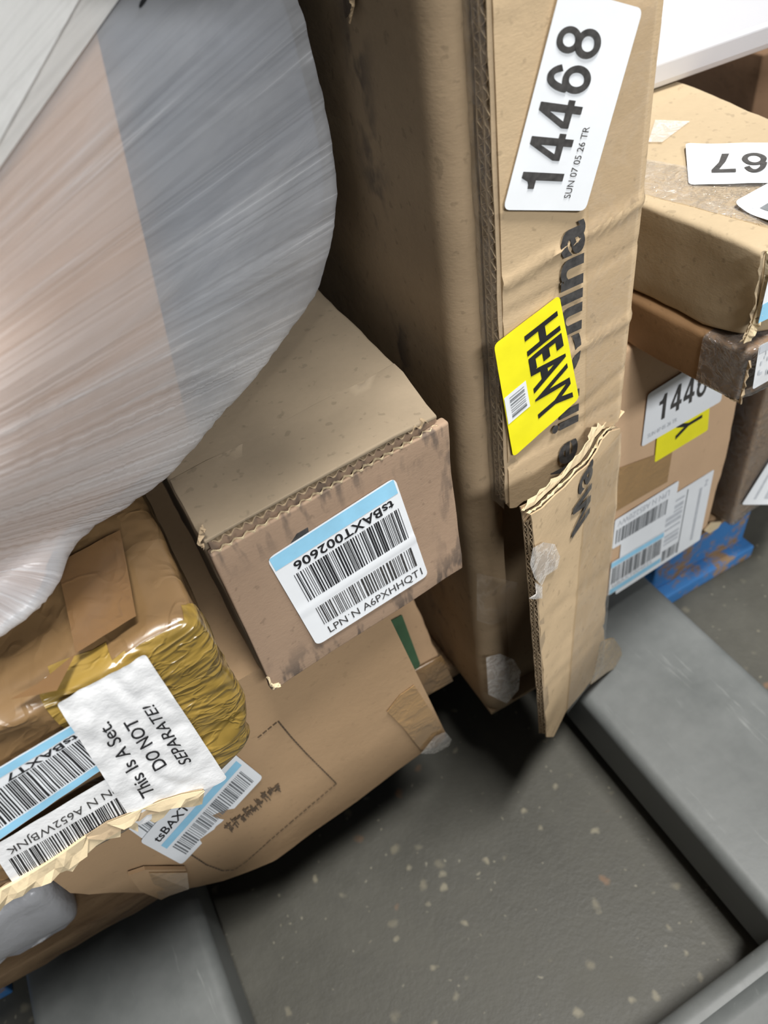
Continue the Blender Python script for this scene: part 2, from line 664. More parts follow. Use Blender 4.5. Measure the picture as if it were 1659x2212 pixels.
M_GREEN = plain('green_print', (.04, .09, .045), .6, .2, 40, .05)
M_POLY = plain('grey_poly', (.34, .34, .35), .35, .08, 14, .6, 28, spec=.5, bdist=.006)
M_WOOD = None


# ================================================================== the setting
def floor_mat():
    m = Mat('concrete_floor')
    co = m.coord()
    n1 = m.noise(co, 7, 6, .65)
    n2 = m.noise(co, 60, 5, .7)
    base = m.ramp(n1, [(.3, (.058, .056, .045)), (.7, (.096, .092, .075))])
    base = m.mix(m.math('MULTIPLY', n2, .5), base, (.045, .043, .038))
    for sc, th, cols, amt in ((31, .17, (.22, .195, .135), .5), (48, .20, (.28, .25, .175), .6), (105, .17, (.26, .24, .18), .6), (23, .12, (.22, .115, .055), .55)):
        v = m.n('ShaderNodeTexVoronoi', inp={'Vector': m.mix(.012, co, m.n('ShaderNodeTexNoise', inp={'Vector': co, 'Scale': 70.}).outputs[1]), 'Scale': sc})
        d = m.ramp(v.outputs['Distance'], [(th * .35, 1), (th, 0)])
        pick = m.ramp(m.n('ShaderNodeSeparateColor', inp={0: v.outputs['Color']}).outputs[0], [(.62, 0), (.75, 1)])
        k = m.math('MULTIPLY', m.math('MULTIPLY', d, pick), amt)
        base = m.mix(k, base, cols)
    m.set(Base_Color=base, Roughness=m.ramp(n1, [(.3, .42), (.7, .62)]))
    m.b.inputs['Specular IOR Level'].default_value = .35
    m.bump(m.math('ADD', n2, m.noise(co, 220, 3, .6)), .25, .001)
    return m.m


fl = mk('floor', [(-3, -3, 0), (4, -3, 0), (4, 4, 0), (-3, 4, 0)], [(0, 1, 2, 3)], floor_mat())
fl['kind'] = 'structure'

# ================================================================== pallet truck
M_STEEL = Mat('grey_painted_steel')
_co = M_STEEL.coord()
_n = M_STEEL.noise(_co, 12, 6, .65)
_s = M_STEEL.ramp(M_STEEL.noise(M_STEEL.coord(scale=(160, 14, 160)), 1, 4, .7), [(.62, 0), (.74, 1)])
_b = M_STEEL.ramp(_n, [(.3, (.100, .108, .106)), (.7, (.155, .163, .16))])
M_STEEL.set(Base_Color=M_STEEL.mix(M_STEEL.math('MULTIPLY', _s, .35), _b, (.34, .35, .34)), Roughness=M_STEEL.ramp(_n, [(.3, .38), (.7, .55)]))
M_STEEL.bump(M_STEEL.noise(_co, 45, 4, .6), .15, .002)
M_STEEL = M_STEEL.m
truck, _ = thing('pallet_truck', 'grey steel pallet truck with two forks pushed under the loaded blue pallet', 'pallet truck')


def fork(x0, x1, y0, y1, z0, z1):
    r, n = .011, 6
    prof = [(x0, z0)] + [(x0 + r - r * cos(a), z1 - r + r * sin(a)) for a in [pi / 2 * i / n for i in range(n + 1)]]
    prof += [(x1 - r + r * sin(a), z1 - r + r * cos(a)) for a in [pi / 2 * i / n for i in range(n + 1)]] + [(x1, z0)]
    prof += [(x1 - .006, z0), (x1 - .006, z1 - .014), (x0 + .006, z1 - .014), (x0 + .006, z0)]
    ys = [y0, (y0 + y1) / 2, y1 - .12, y1 - .03, y1]
    vs, fs = [], []
    for y in ys:
        f = 1 if y < y1 - .1 else (.8 if y < y1 - .01 else .45)
        cx = (x0 + x1) / 2
        for (x, z) in prof:
            vs.append((cx + (x - cx) * f, y, z))
    m = len(prof)
    for j in range(len(ys) - 1):
        for i in range(m):
            fs.append((j * m + i, j * m + (i + 1) % m, (j + 1) * m + (i + 1) % m, (j + 1) * m + i))
    return mk('fork', vs, fs, M_STEEL, truck, False)


for x0, x1 in ((-.272, -.121), (.270, .422)):
    o = fork(x0, x1, .05, 1.2, .024, .085)
    o.data.polygons.foreach_set('use_smooth', [True] * len(o.data.polygons))
    o.data.set_sharp_from_angle(angle=radians(50))
# cross frame in front of the forks
prof = []
for i in range(9):
    a = pi * .5 * i / 8
    prof.append((.056 - .012 + .012 * cos(a), .075 + .012 * sin(a)))
prof += [(.040, .0865), (.036, .080), (.030, .077), (-.05, .075), (-.05, .03), (.05, .026), (.056, .032)]
prof = [(y, z) for y, z in prof]
vs, fs = [], []
for x in (-.29, .44):
    vs += [(x, y, z) for y, z in prof]
m = len(prof)
fs = [(i, (i + 1) % m, m + (i + 1) % m, m + i) for i in range(m)] + [tuple(reversed(range(m))), tuple(range(m, 2 * m))]
o = mk('cross_frame', vs, fs, M_STEEL, truck, True)
o.data.set_sharp_from_angle(angle=radians(40))
vs, fs = rbox(.66, .34, .45, .05, .05, 0, 1)
mk('added_power_unit', [v + V((-.255, -.40, .05)) for v in vs], fs, M_STEEL, truck, True)  # unseen power unit, added to block low frontal light from the floor
for x in (-.196, .346):
    for dy in (0, .09):
        vs, fs = [], []
        for i in range(20):
            a = 2 * pi * i / 20
            for xx in (x - .035, x + .035):
                vs.append((xx, .92 + dy + .03 * cos(a), .031 + .03 * sin(a)))
        fs = [(2 * i, 2 * i + 1, (2 * i + 3) % 40, (2 * i + 2) % 40) for i in range(20)] + [tuple(range(0, 40, 2)), tuple(range(1, 40, 2))]
        mk('load_roller', vs, fs, M_INKG, truck)


# ================================================================== pallet
def wood_mat(name, paint, wear):
    m = Mat(name)
    co = m.coord(scale=(6, 60, 60))
    g = m.noise(co, 1, 6, .7, .6)
    wood = m.ramp(g, [(.3, (.10, .055, .028)), (.55, (.26, .165, .085)), (.75, (.36, .24, .13))])
    k = m.ramp(m.noise(m.coord(), 26, 6, .7), [(wear, 0), (wear + .09, 1)])
    m.set(Base_Color=m.mix(k, wood, paint), Roughness=.75)
    m.bump(m.math('ADD', g, m.noise(m.coord(), 90, 4, .7)), .5, .002)
    return m.m


M_PBLUE = wood_mat('blue_painted_wood', (.035, .16, .40), .40)
M_PWORN = wood_mat('worn_brown_wood', (.03, .075, .14), .66)
pal, _ = thing('wooden_pallet', 'blue painted wooden block pallet with worn brown deck boards under the cartons', 'pallet', (0, .358, 0))
PX_L, PX_R, PD = -.46, .592, 1.0
for i, y in enumerate((0, .15, .30, .45, .60, .75, .90)):
    box('deck_board', (PX_L, y, .123), (PX_R - PX_L, .10, .021), M_PWORN if i == 0 else M_PBLUE, pal, .003, .03, .0012, 20 + i)
slid = box('deck_board', (PX_L, -.042, .122), (.36, .040, .0215), M_PWORN, pal, .003, .012, .0014, 28)
slid['label'] = 'worn brown plank slid forward from the deck'
for x in (PX_L, .0, PX_R - .145):
    box('stringer_board', (x, .012, .101), (.145, PD - .02, .022), M_PBLUE, pal, .002, .05, .0008, 31)
    box('bottom_board', (x, .012, .0), (.145, PD - .02, .02), M_PBLUE, pal, .002, .05, .0008, 32)
    for y in (.014, .44, .86):
        box('block', (x + .002, y + .012, .02), (.141, .12, .081), M_PBLUE, pal, .006, .02, .0025, 33 + int(x * 50))

# ================================================================== lower carton on the pallet
lowc, ML = thing('lower_carton', 'brown carton on the pallet with a dashed square print under the smaller boxes', 'box', (-.148, .283, .1455))


def low_front_y(x, z):
    return .085 * max(0, x - .104) * (1 - z / .24) - .004 * z / .24 + (.03 * (max(0, .104 - x) / .104) ** 1.5) * max(0, 1 - z / .12)


prof = [(-.010, .243), (-.014, .239), (-.014, .084), (.004, .024), (.012, .002), (.020, .0), (.060, .0), (.104, .000), (.125, .001), (.20, .004), (.268, .010), (.273, .014), (.2395, .239), (.236, .243)]
bm = bmesh.new()
fv = [bm.verts.new((x, .0, z)) for x, z in prof]
f = bm.faces.new(fv)
ex = bmesh.ops.extrude_face_region(bm, geom=[f])
for v in ex['geom']:
    if isinstance(v, bmesh.types.BMVert):
        v.co.y += .36
bmesh.ops.recalc_face_normals(bm, faces=bm.faces[:])
for axis, vals in ((0, [i * .02 for i in range(1, 14)]), (2, [i * .02 for i in range(1, 12)]), (1, [.006, .02, .05, .1, .2, .3])):
    for val in vals:
        n = V((0, 0, 0)); n[axis] = 1
        p = V((0, 0, 0)); p[axis] = val
        bmesh.ops.bisect_plane(bm, geom=bm.verts[:] + bm.edges[:] + bm.faces[:], plane_co=p, plane_no=n)
for v in bm.verts:
    x, y, z = v.co
    v.co.y = y + low_front_y(x, z) * max(0, 1 - y / .3) + .0012 * noise.noise(v.co * 25)
me = bpy.data.meshes.new('body')
bm.to_mesh(me)
bm.free()
link('body', me, M_LOW, lowc, True)
me.set_sharp_from_angle(angle=radians(35))


def low_pt(px, py):
    """pixel on the slightly bowed front of the lower carton -> local point"""
    r = ray(px, py)
    y = .295
    I = ML.inverted()
    for _ in range(6):
        p = I @ (CAM_POS + r * (y / r.y))
        y = .283 + low_front_y(p.x, p.z)
    return I @ (CAM_POS + r * (y / r.y))


NF = V((0, -1, 0))
# dashed square
vs, fs = [], []


def dashes(pts, lw=.0011, dash=.0032, gap=.0010):
    for a, b in zip(pts, pts[1:]):
        d = b - a
        L = d.length
        u = d.normalized()
        s = u.cross(NF).normalized() * lw * .5
        x = 0
        while x < L - dash * .3:
            p, q = a + u * x, a + u * min(L, x + dash)
            k = len(vs)
            for w in (p - s, q - s, q + s, p + s):
                vs.append(w + NF * .0009)
            fs.append((k, k + 1, k + 2, k + 3))
            x += dash + gap


dashes([low_pt(*p) for p in ((556, 1592), (600, 1556), (628, 1590), (660, 1625), (695, 1660), (726, 1691), (680, 1730), (630, 1772), (580, 1815), (530, 1860), (505, 1877), (480, 1879), (445, 1866), (410, 1843))])
mk('dashed_frame', vs, fs, M_BROWNI, lowc)
# blurred printed characters, stroke by stroke
rnd = random.Random(5)
vs, fs = [], []
A, B = V((488, 1790, 0)), V((604, 1693, 0))
u = (B - A).normalized()
w = V((-u.y, u.x, 0))
for k in range(9):
    c = A.lerp(B, (k + .5) / 9)
    for s in range(9):
        p = c + u * rnd.uniform(-5, 5) + w * rnd.uniform(-8, 8)
        d = (u if s % 2 else w) * rnd.uniform(4, 7)
        e = (w if s % 2 else u) * rnd.uniform(.9, 1.5)
        i = len(vs)
        for q in (p - d - e, p + d - e, p + d + e, p - d + e):
            vs.append(low_pt(q.x, q.y) + NF * .0009)
        fs.append((i, i + 1, i + 2, i + 3))
mk('printed_characters', vs, fs, M_BROWNI, lowc)
# tape folded over the right end
pts = [low_pt(*p) for p in ((835, 1535), (862, 1500), (893, 1478), (931, 1535), (962, 1592), (940, 1612), (908, 1618), (870, 1570))]
slab('brown_tape', [p + NF * .0012 for p in pts], .0004, M_TAPEB, lowc, NF)
pts = [low_pt(*p) for p in ((905, 1622), (935, 1585), (958, 1575), (972, 1592), (965, 1606), (935, 1622))]
patch('clear_tape_end', [p + NF * .003 for p in pts], M_MILK, lowc, NF)
# torn corner flap at the lower left
pts = [low_pt(*p) for p in ((275, 1880), (310, 1868), (398, 1868), (402, 1905), (345, 1934), (300, 1915))]
slab('bottom_flap', [p + NF * .004 for p in pts], .003, M_LOW, lowc, NF)
pts = [low_pt(*p) for p in ((318, 1872), (400, 1872), (404, 1908), (340, 1930))]
slab('brown_tape', [p + NF * .005 for p in pts], .0004, M_TAPEB, lowc, NF)

s = Sheet([low_pt(*p) for p in ((316, 1815), (470, 1660), (404, 1610), (256, 1772))], NF, .0012)
o = s.paper('shipping_label', M_PAPER, lowc, .002, label='white barcode sticker half hidden behind another')
s.bars('barcode', M_GREYI, o, .08, .2, .95, .8, 40, 9)
s = Sheet([low_pt(*p) for p in ((391, 1862), (566, 1674), (480, 1604), (300, 1812))], NF, .0022)
o = s.paper('shipping_label', M_PAPER, lowc, .004, label='white barcode sticker with one sky blue stripe')
s.rect('blue_stripe', M_BLUE, o, .06, .50, .97, .635)
s.bars('barcode', M_GREYI, o, .10, .10, .93, .44, 44, 12)
s.text('lettering', M_INK, o, 'tsBAXT', .07, .70, .46, .86, .012)

# ================================================================== middle carton with the barcode label
MW, MH, MD = .1375, .130, .33
midc, MM = thing('label_end_carton', 'brown carton with scuffed corrugated end and a blue striped barcode label reading 002606', 'box', (.0085, .2585, .3905), radians(5.6))


def mid_warp(p):
    k = max(0, 1 - (MW - p.x) / .03) * max(0, 1 - p.y / .04) * max(0, 1 - (MH - p.z) / .03)
    return p + V((-.003 * k + .098 * max(0, p.y - .01), .004 * k, -.006 * k))


vs, fs = rbox(MW, MD, MH, .003, .01, .0007, 3, mid_warp)
vs = [V((v.x, v.y + .0068, v.z)) for v in vs]
mk('body', vs, fs, M_MIDTOP_SHADED, midc, True)
FM = Frame(MM, (0, 0, 0), (0, -1, 0))
# outer end flap, cut a little below the top, its flutes showing
box('end_flap', (.0, .0, .0005), (MW, .0052, MH - .0115), M_MID, midc, .0012, .012, .0006, 6)
flute('fluted_edge', (.001, -.0004, MH - .0105), (MW - .006, -.0004, MH - .0105), (0, 1, 0), (0, 0, -1), .0036, .0011, .0062, M_RAW, midc, 4, .0006, False)
# inner strip and the overhanging cut edge of the top panel
box('inner_flap', (.002, .0030, MH - .013), (MW - .006, .0034, .0078), M_MID, midc, .0006, .012, .0004, 7)
box('top_panel', (.0, -.0012, MH - .0012), (MW - .002, .05, .0019), M_MIDTOP_SHADED, midc, .0006, .01, .0006, 8, mid_warp)
flute('fluted_edge', (.003, -.0006, MH - .0056), (MW - .012, -.0006, MH - .0056), (0, 0, 1), (0, 1, 0), .0044, .0035, .0058, M_RAWD, midc, 9, .0006, False)
# torn corners
ragged('torn_corner', [FM(432, 1140), FM(425, 1175), FM(440, 1185)], V((.5, -.5, 0)), .001, .005, .0015, M_RAWD, midc, 2, 8)
ragged('torn_corner', [FM(575, 1462), FM(585, 1480), FM(600, 1476)], V((0, -.6, -.5)), .002, .005, .0012, M_RAW, midc, 3, 8)
# printed mark peeping out above the label
slab('printed_mark', [p + NF * .0006 for p in (FM(612, 1195), FM(640, 1152), FM(664, 1138), FM(668, 1160))], .0002, M_INKG, midc, NF)
s = Sheet([FM(*p) for p in ((683, 1392), (923, 1240), (850, 1029), (574, 1206))], NF, .0011, fold=lambda s, t: .0006 * math.exp(-((t - .40 - .03 * s) / .02) ** 2))
o = s.paper('shipping_label', M_PAPER, midc, .004, (18, 24))
s.rect('blue_stripe', M_BLUE, o, .012, .872, .985, .992)
s.text('lettering', M_INK, o, 'tsBAXT002606', .13, .775, .93, .855, .02, rot=180, space=1.05)
s.bars('barcode', M_INK, o, .10, .46, .95, .755, 54, 3, 4)
s.bars('barcode', M_INKG, o, .12, .165, .94, .365, 46, 4, 3)
s.text('lettering', M_INKG, o, 'LPN\u02d9N A6PXHHQT1', .13, .035, .96, .125, .0)

# ================================================================== taped carton on the left
TW, TD, TH = .245, .27, .1255
tapc, MT = thing('taped_carton', 'brown carton wrapped in creased glossy brown tape with a torn lower edge', 'box', (-.2525, .221, .3945))


def tap_warp(p):
    q = p.copy()
    k = max(0, 1 - (TW - p.x) / .04) * max(0, 1 - p.z / .05)
    q.z += .020 * k
    q.x -= .006 * k
    front = max(0, 1 - p.y / .03)
    cr = noise.noise(V((p.x * 18, p.y * 30, p.z * 30)) + V((4, 0, 0)))
    cr2 = abs(noise.noise(V((p.x * 16, p.y * 19, p.z * 20)) + V((1, 8, 0)))) * 1.6
    q.y += front * (.003 * cr - .003 * (1 - cr2 * 3 if cr2 < .33 else 0))
    top = max(0, 1 - (TH - p.z) / .012)
    q.z += top * (.0025 * cr - .0022 * (1 - cr2 * 3 if cr2 < .33 else 0) - .003)
    right = max(0, 1 - (TW - p.x) / .015)
    q.x += right * .0025 * noise.noise(p * 45)
    return q


vs, fs = rbox(TW, TD, TH, .008, .006, .0008, 11, tap_warp)
mk('body', vs, fs, M_TAPED, tapc, True)
FT = Frame(MT, (0, -.002, 0), (0, -1, 0))
FTT = Frame(MT, (0, 0, TH), (0, 0, 1))
# gold tape round the right end: same skin a hair outside the body
gv, gf, keep = [], [], {}
for f in fs:
    c = sum((vs[i] for i in f), V()) / 4
    if c.x > TW - .070 + .3 * (TH - c.z) * .2 and c.z < TH - .004 and c.z > .004 and c.y < .012 + .006 * noise.noise(c * 40):
        gf.append(f)
for f in gf:
    for i in f:
        if i not in keep:
            keep[i] = len(gv)
            v = vs[i]
            d = V((1 if v.x > TW - .008 else 0, -1 if v.y < .01 else 0, 1 if v.z > TH - .012 else 0))
            gv.append(v + (d.normalized() if d.length else V((0, -1, 0))) * .0009)
mk('gold_tape', gv, [tuple(keep[i] for i in f) for f in gf], M_GOLD, tapc, True)
# darker tape bands across the top
for i, (a, b, c, d) in enumerate((((130, 1225), (265, 1155), (300, 1340), (170, 1420)), ((30, 1520), (95, 1480), (170, 1420), (130, 1500)))):
    pts = [FTT(*p) + V((0, 0, .0018)) for p in (a, b, c, d)]
    sh = Sheet(pts[::-1], (0, 0, 1), .0005, .0006, 60, i)
    sh.rect('tape_band', M_TAPEC, tapc, 0, 0, 1, 1, (10, 10))
# torn bottom edge: layered raw board
base = [FT(*p) for p in ((-60, 1938), (0, 1896), (60, 1862), (118, 1826), (180, 1782), (226, 1752), (262, 1738), (300, 1722), (345, 1704), (385, 1692), (432, 1684))]
ragged('torn_board', [p + V((0, -.0050, .000)) for p in base[:5]], V((0, -.22, -1)), .0100, .0125, .0018, M_RAW, tapc, 21, 3, .0004)
ragged('torn_board', [p + V((0, -.0040, -.001)) for p in base[2:]], V((0, -.3, -1)), .0095, .0165, .0012, M_RAW, tapc, 25, 2, .002)
ragged('torn_board', [p + V((0, -.0060, .001)) for p in base[4:]], V((0, -.35, -1)), .002, .0095, .0006, M_RAWD, tapc, 22, 2, .0006)
ragged('torn_board', [p + V((0, -.0072, .0015)) for p in base[5:]], V((.1, -.4, -1)), .001, .0075, .0006, M_RAW, tapc, 27, 2, .0006)
ragged('torn_board', [p + V((0, .001, -.008)) for p in base[:9]], V((0, -.2, -1)), .006, .0095, .0012, M_RAWD, tapc, 23, 3, .001)
ragged('torn_board', [p + V((0, -.004, -.0105)) for p in base[:6]], V((0, -.3, -1)), .0005, .005, .0006, M_RAW, tapc, 26, 3, .0006)
# labels
s = Sheet([FT(*p) for p in ((-60, 1832), (264, 1612), (174, 1534), (-150, 1722))], NF, .0042, .0004, 55, 3)
o = s.paper('shipping_label', M_PAPER, tapc, .003, (22, 10), label='white sticker edged in sky blue with barcode')
s.rect('blue_stripe', M_BLUE, o, .02, .86, .985, .99, (16, 2))
s.rect('blue_stripe', M_BLUE, o, .0, .012, .985, .135, (16, 2))
s.text('lettering', M_INK, o, 'tsBAXT7', .42, .735, .90, .845, .02, rot=180, cut=2)
s.bars('barcode', M_INK, o, .05, .165, .965, .72, 60, 15, 8)
s = Sheet([FT(*p) for p in ((25, 1888), (312, 1735), (262, 1642), (-25, 1812))], NF, .0046, .0004, 55, 5)
o = s.paper('shipping_label', M_SETP, tapc, .003, (22, 8), label='white sticker lettered LPN N A652WBJNK')
s.text('lettering', M_INKG, o, 'LPN N A652WBJNK', .08, .66, .95, .86, 0, rot=180, cut=2)
s.bars('barcode', M_INK, o, .06, .10, .97, .58, 56, 18, 6)


def set_fold(s, t):
    return .0016 * abs(noise.noise(V((s * 5, t * 4, 3)))) + .0014 * max(0, s - .55) * noise.noise(V((s * 7, t * 7, 1)))


s = Sheet([FT(*p) for p in ((482, 1660), (306, 1392), (116, 1498), (286, 1762))], NF, .0052, .0007, 60, 8, set_fold)
o = s.paper('set_label', M_SETP, tapc, .002, (34, 30), label='crumpled white sticker reading This Is A Set. DO NOT SEPARATE!')
s.text('lettering', M_INK, o, 'This Is A Set.', .185, .66, .78, .80, .006, cut=3, e=.0006)
s.text('lettering', M_INK, o, 'DO NOT', .33, .42, .72, .56, .008, cut=3, e=.0006)
s.text('lettering', M_INK, o, 'SEPARATE!', .26, .20, .75, .32, .004, .18, cut=3, e=.0006)

# ================================================================== tall carton
TX, TY, TZ = .183, .2775, .1455
TLW, TLH, TLD = .0895, .80, .42
tall, MA = thing('tall_carton', 'tall brown carton lettered Made in China with torn front and a large white 14468 label', 'box', (TX, TY, TZ))
OFF = .012            # thickness of the torn double-wall front
FA = Frame(MA, (0, 0, 0), (0, -1, 0))
# body: side walls, back, lip round the left front corner, recessed inner board
r = .013
prof = [(-.017, .42), (-.017, OFF + .004 + r)]
for i in range(7):
    a = pi / 2 * i / 6
    prof.append((-.017 + r - r * cos(a), OFF + .002 + r - r * sin(a)))
prof += [(.006, OFF + .002), (.006, OFF + .007), (-.002, OFF + .009), (-.011, OFF + .018), (-.011, .415)]
prof = [(x, y) for x, y in prof]
vs, fs = [], []
zs = [i * .0125 for i in range(int(TLH / .0125) + 1)]
for z in zs:
    b = max(0, 1 - z / .03)
    for (x, y) in prof:
        p = V((x, y, z))
        d = .0011 * noise.noise(V((x * 8, y * 8, z * 26))) + .0005 * noise.noise(p * 70)
        vs.append((x + d + .006 * b * b * (1 if y < .1 else 0), y + d * .6 + .004 * b * b * (1 if y < .1 else 0), z))
m = len(prof)
for j in range(len(zs) - 1):
    for i in range(m - 1):
        fs.append((j * m + i, (j + 1) * m + i, (j + 1) * m + i + 1, j * m + i + 1))
mk('left_panel', vs, fs, M_TALL_SHADED, tall, True)
box('back_panel', (-.017, TLD - .004, 0), (TLW + .018, .004, TLH), M_TALL_SHADED, tall)
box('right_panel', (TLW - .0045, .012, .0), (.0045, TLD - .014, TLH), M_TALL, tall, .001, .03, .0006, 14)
box('bottom_panel', (-.012, .018, .0), (TLW + .006, TLD - .02, .004), M_TALL_SHADED, tall)
box('inner_board', (-.004, OFF + .020, .004), (TLW - .004, .004, TLH - .01), M_TALL_SHADED, tall, .001, .03, .0008, 15)


# creases that run across the front and the flap
def crease_h(x, z):
    h = 0
    for (z0, sl, a) in CREASES:
        d = (z - z0 - sl * x) / .0022
        h += a * math.exp(-d * d) * (.4 + .6 * noise.noise(V((x * 60, z0 * 50, 0))) ** 2 + .3)
    return h


CREASES = []
for (p, q, a) in (((1085, 615), (1395, 430), -.0026), ((1225, 765), (1372, 683), -.0020), ((1083, 20), (1270, -90), -.0006), ((1090, 1010), (1215, 935), .0012), ((1250, 600), (1395, 520), .0012), ((1240, 890), (1350, 800), .0014)):
    P0, P1 = FA(*p), FA(*q)
    sl = (P1.z - P0.z) / (P1.x - P0.x)
    CREASES.append((P0.z - sl * P0.x, sl, a))
TEAR = [(1090, 1098), (1112, 1098), (1135, 1080), (1165, 1066), (1192, 1052), (1212, 1030), (1235, 1003), (1262, 985), (1285, 952), (1300, 945), (1318, 925), (1335, 912), (1352, 893)]
tear = [FA(*p) for p in TEAR]
tear[0].x = .0
tear[-1].x = TLW


def tear_z(x):
    for a, b in zip(tear, tear[1:]):
        if a.x <= x <= b.x:
            return a.z + (b.z - a.z) * (x - a.x) / max(1e-6, b.x - a.x)
    return tear[-1].z if x > TLW * .5 else tear[0].z


EDGE = .0022
nx = 34
xs = [EDGE + (TLW - EDGE) * i / nx for i in range(nx + 1)]
vs, fs = [], []
ZR = 150
rr = random.Random(3)
for back in (0, 1):
    for i, x in enumerate(xs):
        zt = tear_z(x) + rr.uniform(-.0008, .0008) + back * .004
        for j in range(ZR + 1):
            f = j / ZR
            z = zt + (TLH - zt) * f
            rnd_e = max(0, (x - TLW + .006) / .006)
            y = crease_h(x, z) + .0008 * noise.noise(V((x * 30, z * 18, 2))) + .004 * rnd_e ** 2 if not back else OFF - .001
            vs.append((x - (.0005 if back else 0), y, z))
S = (nx + 1) * (ZR + 1)
for i in range(nx):
    for j in range(ZR):
        a = i * (ZR + 1) + j
        fs.append((a, a + ZR + 1, a + ZR + 2, a + 1))
        fs.append((S + a, S + a + 1, S + a + ZR + 2, S + a + ZR + 1))
    a, b = i * (ZR + 1), (i + 1) * (ZR + 1)
    fs.append((a, S + a, S + b, b))
for j in range(ZR):
    a = nx * (ZR + 1) + j
    fs.append((a, S + a, S + a + 1, a + 1))
    fs.append((j, j + 1, S + j + 1, S + j))
front = mk('front_panel', vs, fs, M_TALL, tall, True)
front.data.set_sharp_from_angle(angle=radians(50))
zb = tear_z(0) + .002
# raw fluted edge on the left of the front, two walls of flutes, tape over it
flute('fluted_edge', (.0, .0009, zb), (.0, .0009, TLH), (0, 1, 0), (1, 0, 0), .0055, .008, .0068, M_RAWD, tall, 41, .0006)
flute('fluted_edge', (.0, .0062, zb), (.0, .0062, TLH), (0, 1, 0), (1, 0, 0), .0055, .008, .0052, M_RAWD, tall, 42, .0006)
sh = Sheet([(-.0012, OFF + .0035, zb - .004), (-.0012, -.0008, zb - .002), (-.0012, -.0008, TLH), (-.0012, OFF + .0035, TLH)], (-1, 0, 0), .0002, .0009, 90, 4)
sh.rect('clear_tape', M_CLEARW, tall, 0, 0, 1, 1, (6, 90))
for (a, b) in ((1, 0.42),):
    sh = Sheet([FA(1262, 945), FA(1335, 900), FA(1418, 0), FA(1275, 0)], NF, .0007, .00015, 40, 2)
    sh.rect('clear_tape', M_CLEAR, tall, 0, 0, 1, 1, (10, 60))
# torn lips along the tear
ragged('torn_lip', [p + V((0, .002, .001)) for p in tear[2:]], V((0, .1, -1)), .001, .005, .0012, M_RAW, tall, 31, 5, .001)
ragged('torn_lip', [FA(1100, 1092) + V((0, .006, 0)), FA(1140, 1078) + V((0, .006, 0))], V((0, 0, -1)), .003, .006, .001, M_MILK, tall, 32, 6)


# lettering: reads upwards, letter tops to the left
def up_text(body, bottom_px, top_px, cap_px, name='lettering', clip=None, bold=.028, frame=None, nrm=NF, vec=None):
    frame = frame or FA
    b, t = frame(*bottom_px), frame(*top_px)
    c = frame(*cap_px)
    capv = (c - b)
    ax = (t - b)
    capv = capv - ax.normalized() * capv.dot(ax.normalized())
    if vec:
        ax, capv = vec
    uv, f_ = text_mesh(body, bold)
    if body == 'Ma':
        av, af = text_mesh('a', .02)
        uv = [(0, 0), (.11, 0), (.11, 1), (0, 1), (.45, 0), (.56, 0), (.56, 1), (.45, 1),
              (.11, 1), (.11, .72), (.22, .10), (.28, .0), (.28, .32), (.34, .10), (.45, .72), (.45, 1), (.22, .0), (.34, .0)]
        f_ = [(0, 1, 2, 3), (4, 5, 6, 7), (8, 9, 16, 11, 12), (15, 14, 17, 11, 12)]
        k = len(uv)
        uv += [(.64 + .36 * u, .75 * v) for u, v in av]
        f_ += [tuple(k + i for i in f) for f in af]
    bm = bmesh.new()
    bv = [bm.verts.new(b + ax * u + capv * v + nrm * .0012) for u, v in uv]
    for q in f_:
        try:
            bm.faces.new([bv[i] for i in q])
        except ValueError:
            pass
    if clip:
        bmesh.ops.bisect_plane(bm, geom=bm.verts[:] + bm.edges[:] + bm.faces[:], plane_co=clip[0], plane_no=clip[1], clear_outer=True)
    me = bpy.data.meshes.new(name)
    bm.to_mesh(me)
    bm.free()
    return link(name, me, M_INKG, tall)


cl = FA(1225, 1018)
o = up_text('de in China', (1243, 1034), (1262, 468), (1186, 1066), clip=(cl, V((-.42, 0, -1)).normalized()))

# punched tear high on the left; its inner shade is a painted patch
FS = Frame(MA, (-.0185, 0, 0), (-1, 0, 0))
NL = V((-1, 0, 0))
slab('torn_hole_shade', [FS(*p) + NL * .001 for p in ((742, -30), (766, -30), (768, 5), (760, 28), (750, 38), (746, 15))], .0006, M_BROWNI, tall, NL)
ragged('torn_lip', [FS(770, -25) + NL * .0012, FS(772, 10) + NL * .0012, FS(764, 45) + NL * .0012], V((-.3, .6, -.4)), .002, .006, .001, M_TALL, tall, 36, 6)
# white number label
s = Sheet([FA(*p) for p in ((1258, 452), (1381, 17), (1205, -32), (1081, 450))], NF, .0022)
o = s.paper('number_label', M_PAPER, tall, .003, (20, 10), label='large white sticker with the bold number 14468')
s.figures('lettering', M_INKG, o, '14468', .10, .40, .875, .90)
s.text('lettering', M_INKG, o, 'SUN 07 05 26 TR', .07, .245, .44, .325, 0)
# yellow label, folded over the taped edge
s = Sheet([FA(*p) for p in ((1062, 742), (1104, 984), (1246, 858), (1203, 634))], NF, .0018, .00025, 60, 2)
o = s.paper('warning_label', M_YEL, tall, .003, (16, 16), label='yellow sticker with the word HEAVY')
s.text('lettering', M_INK, o, 'HEAVY', .10, .42, .93, .93, .03, cut=2)
s.rect('white_patch', M_PAPER, o, .44, .01, .68, .34, (4, 4), .0003)
s.bars('barcode', M_GREYI, o, .47, .08, .65, .30, 9, 3, 1, False, .0006)

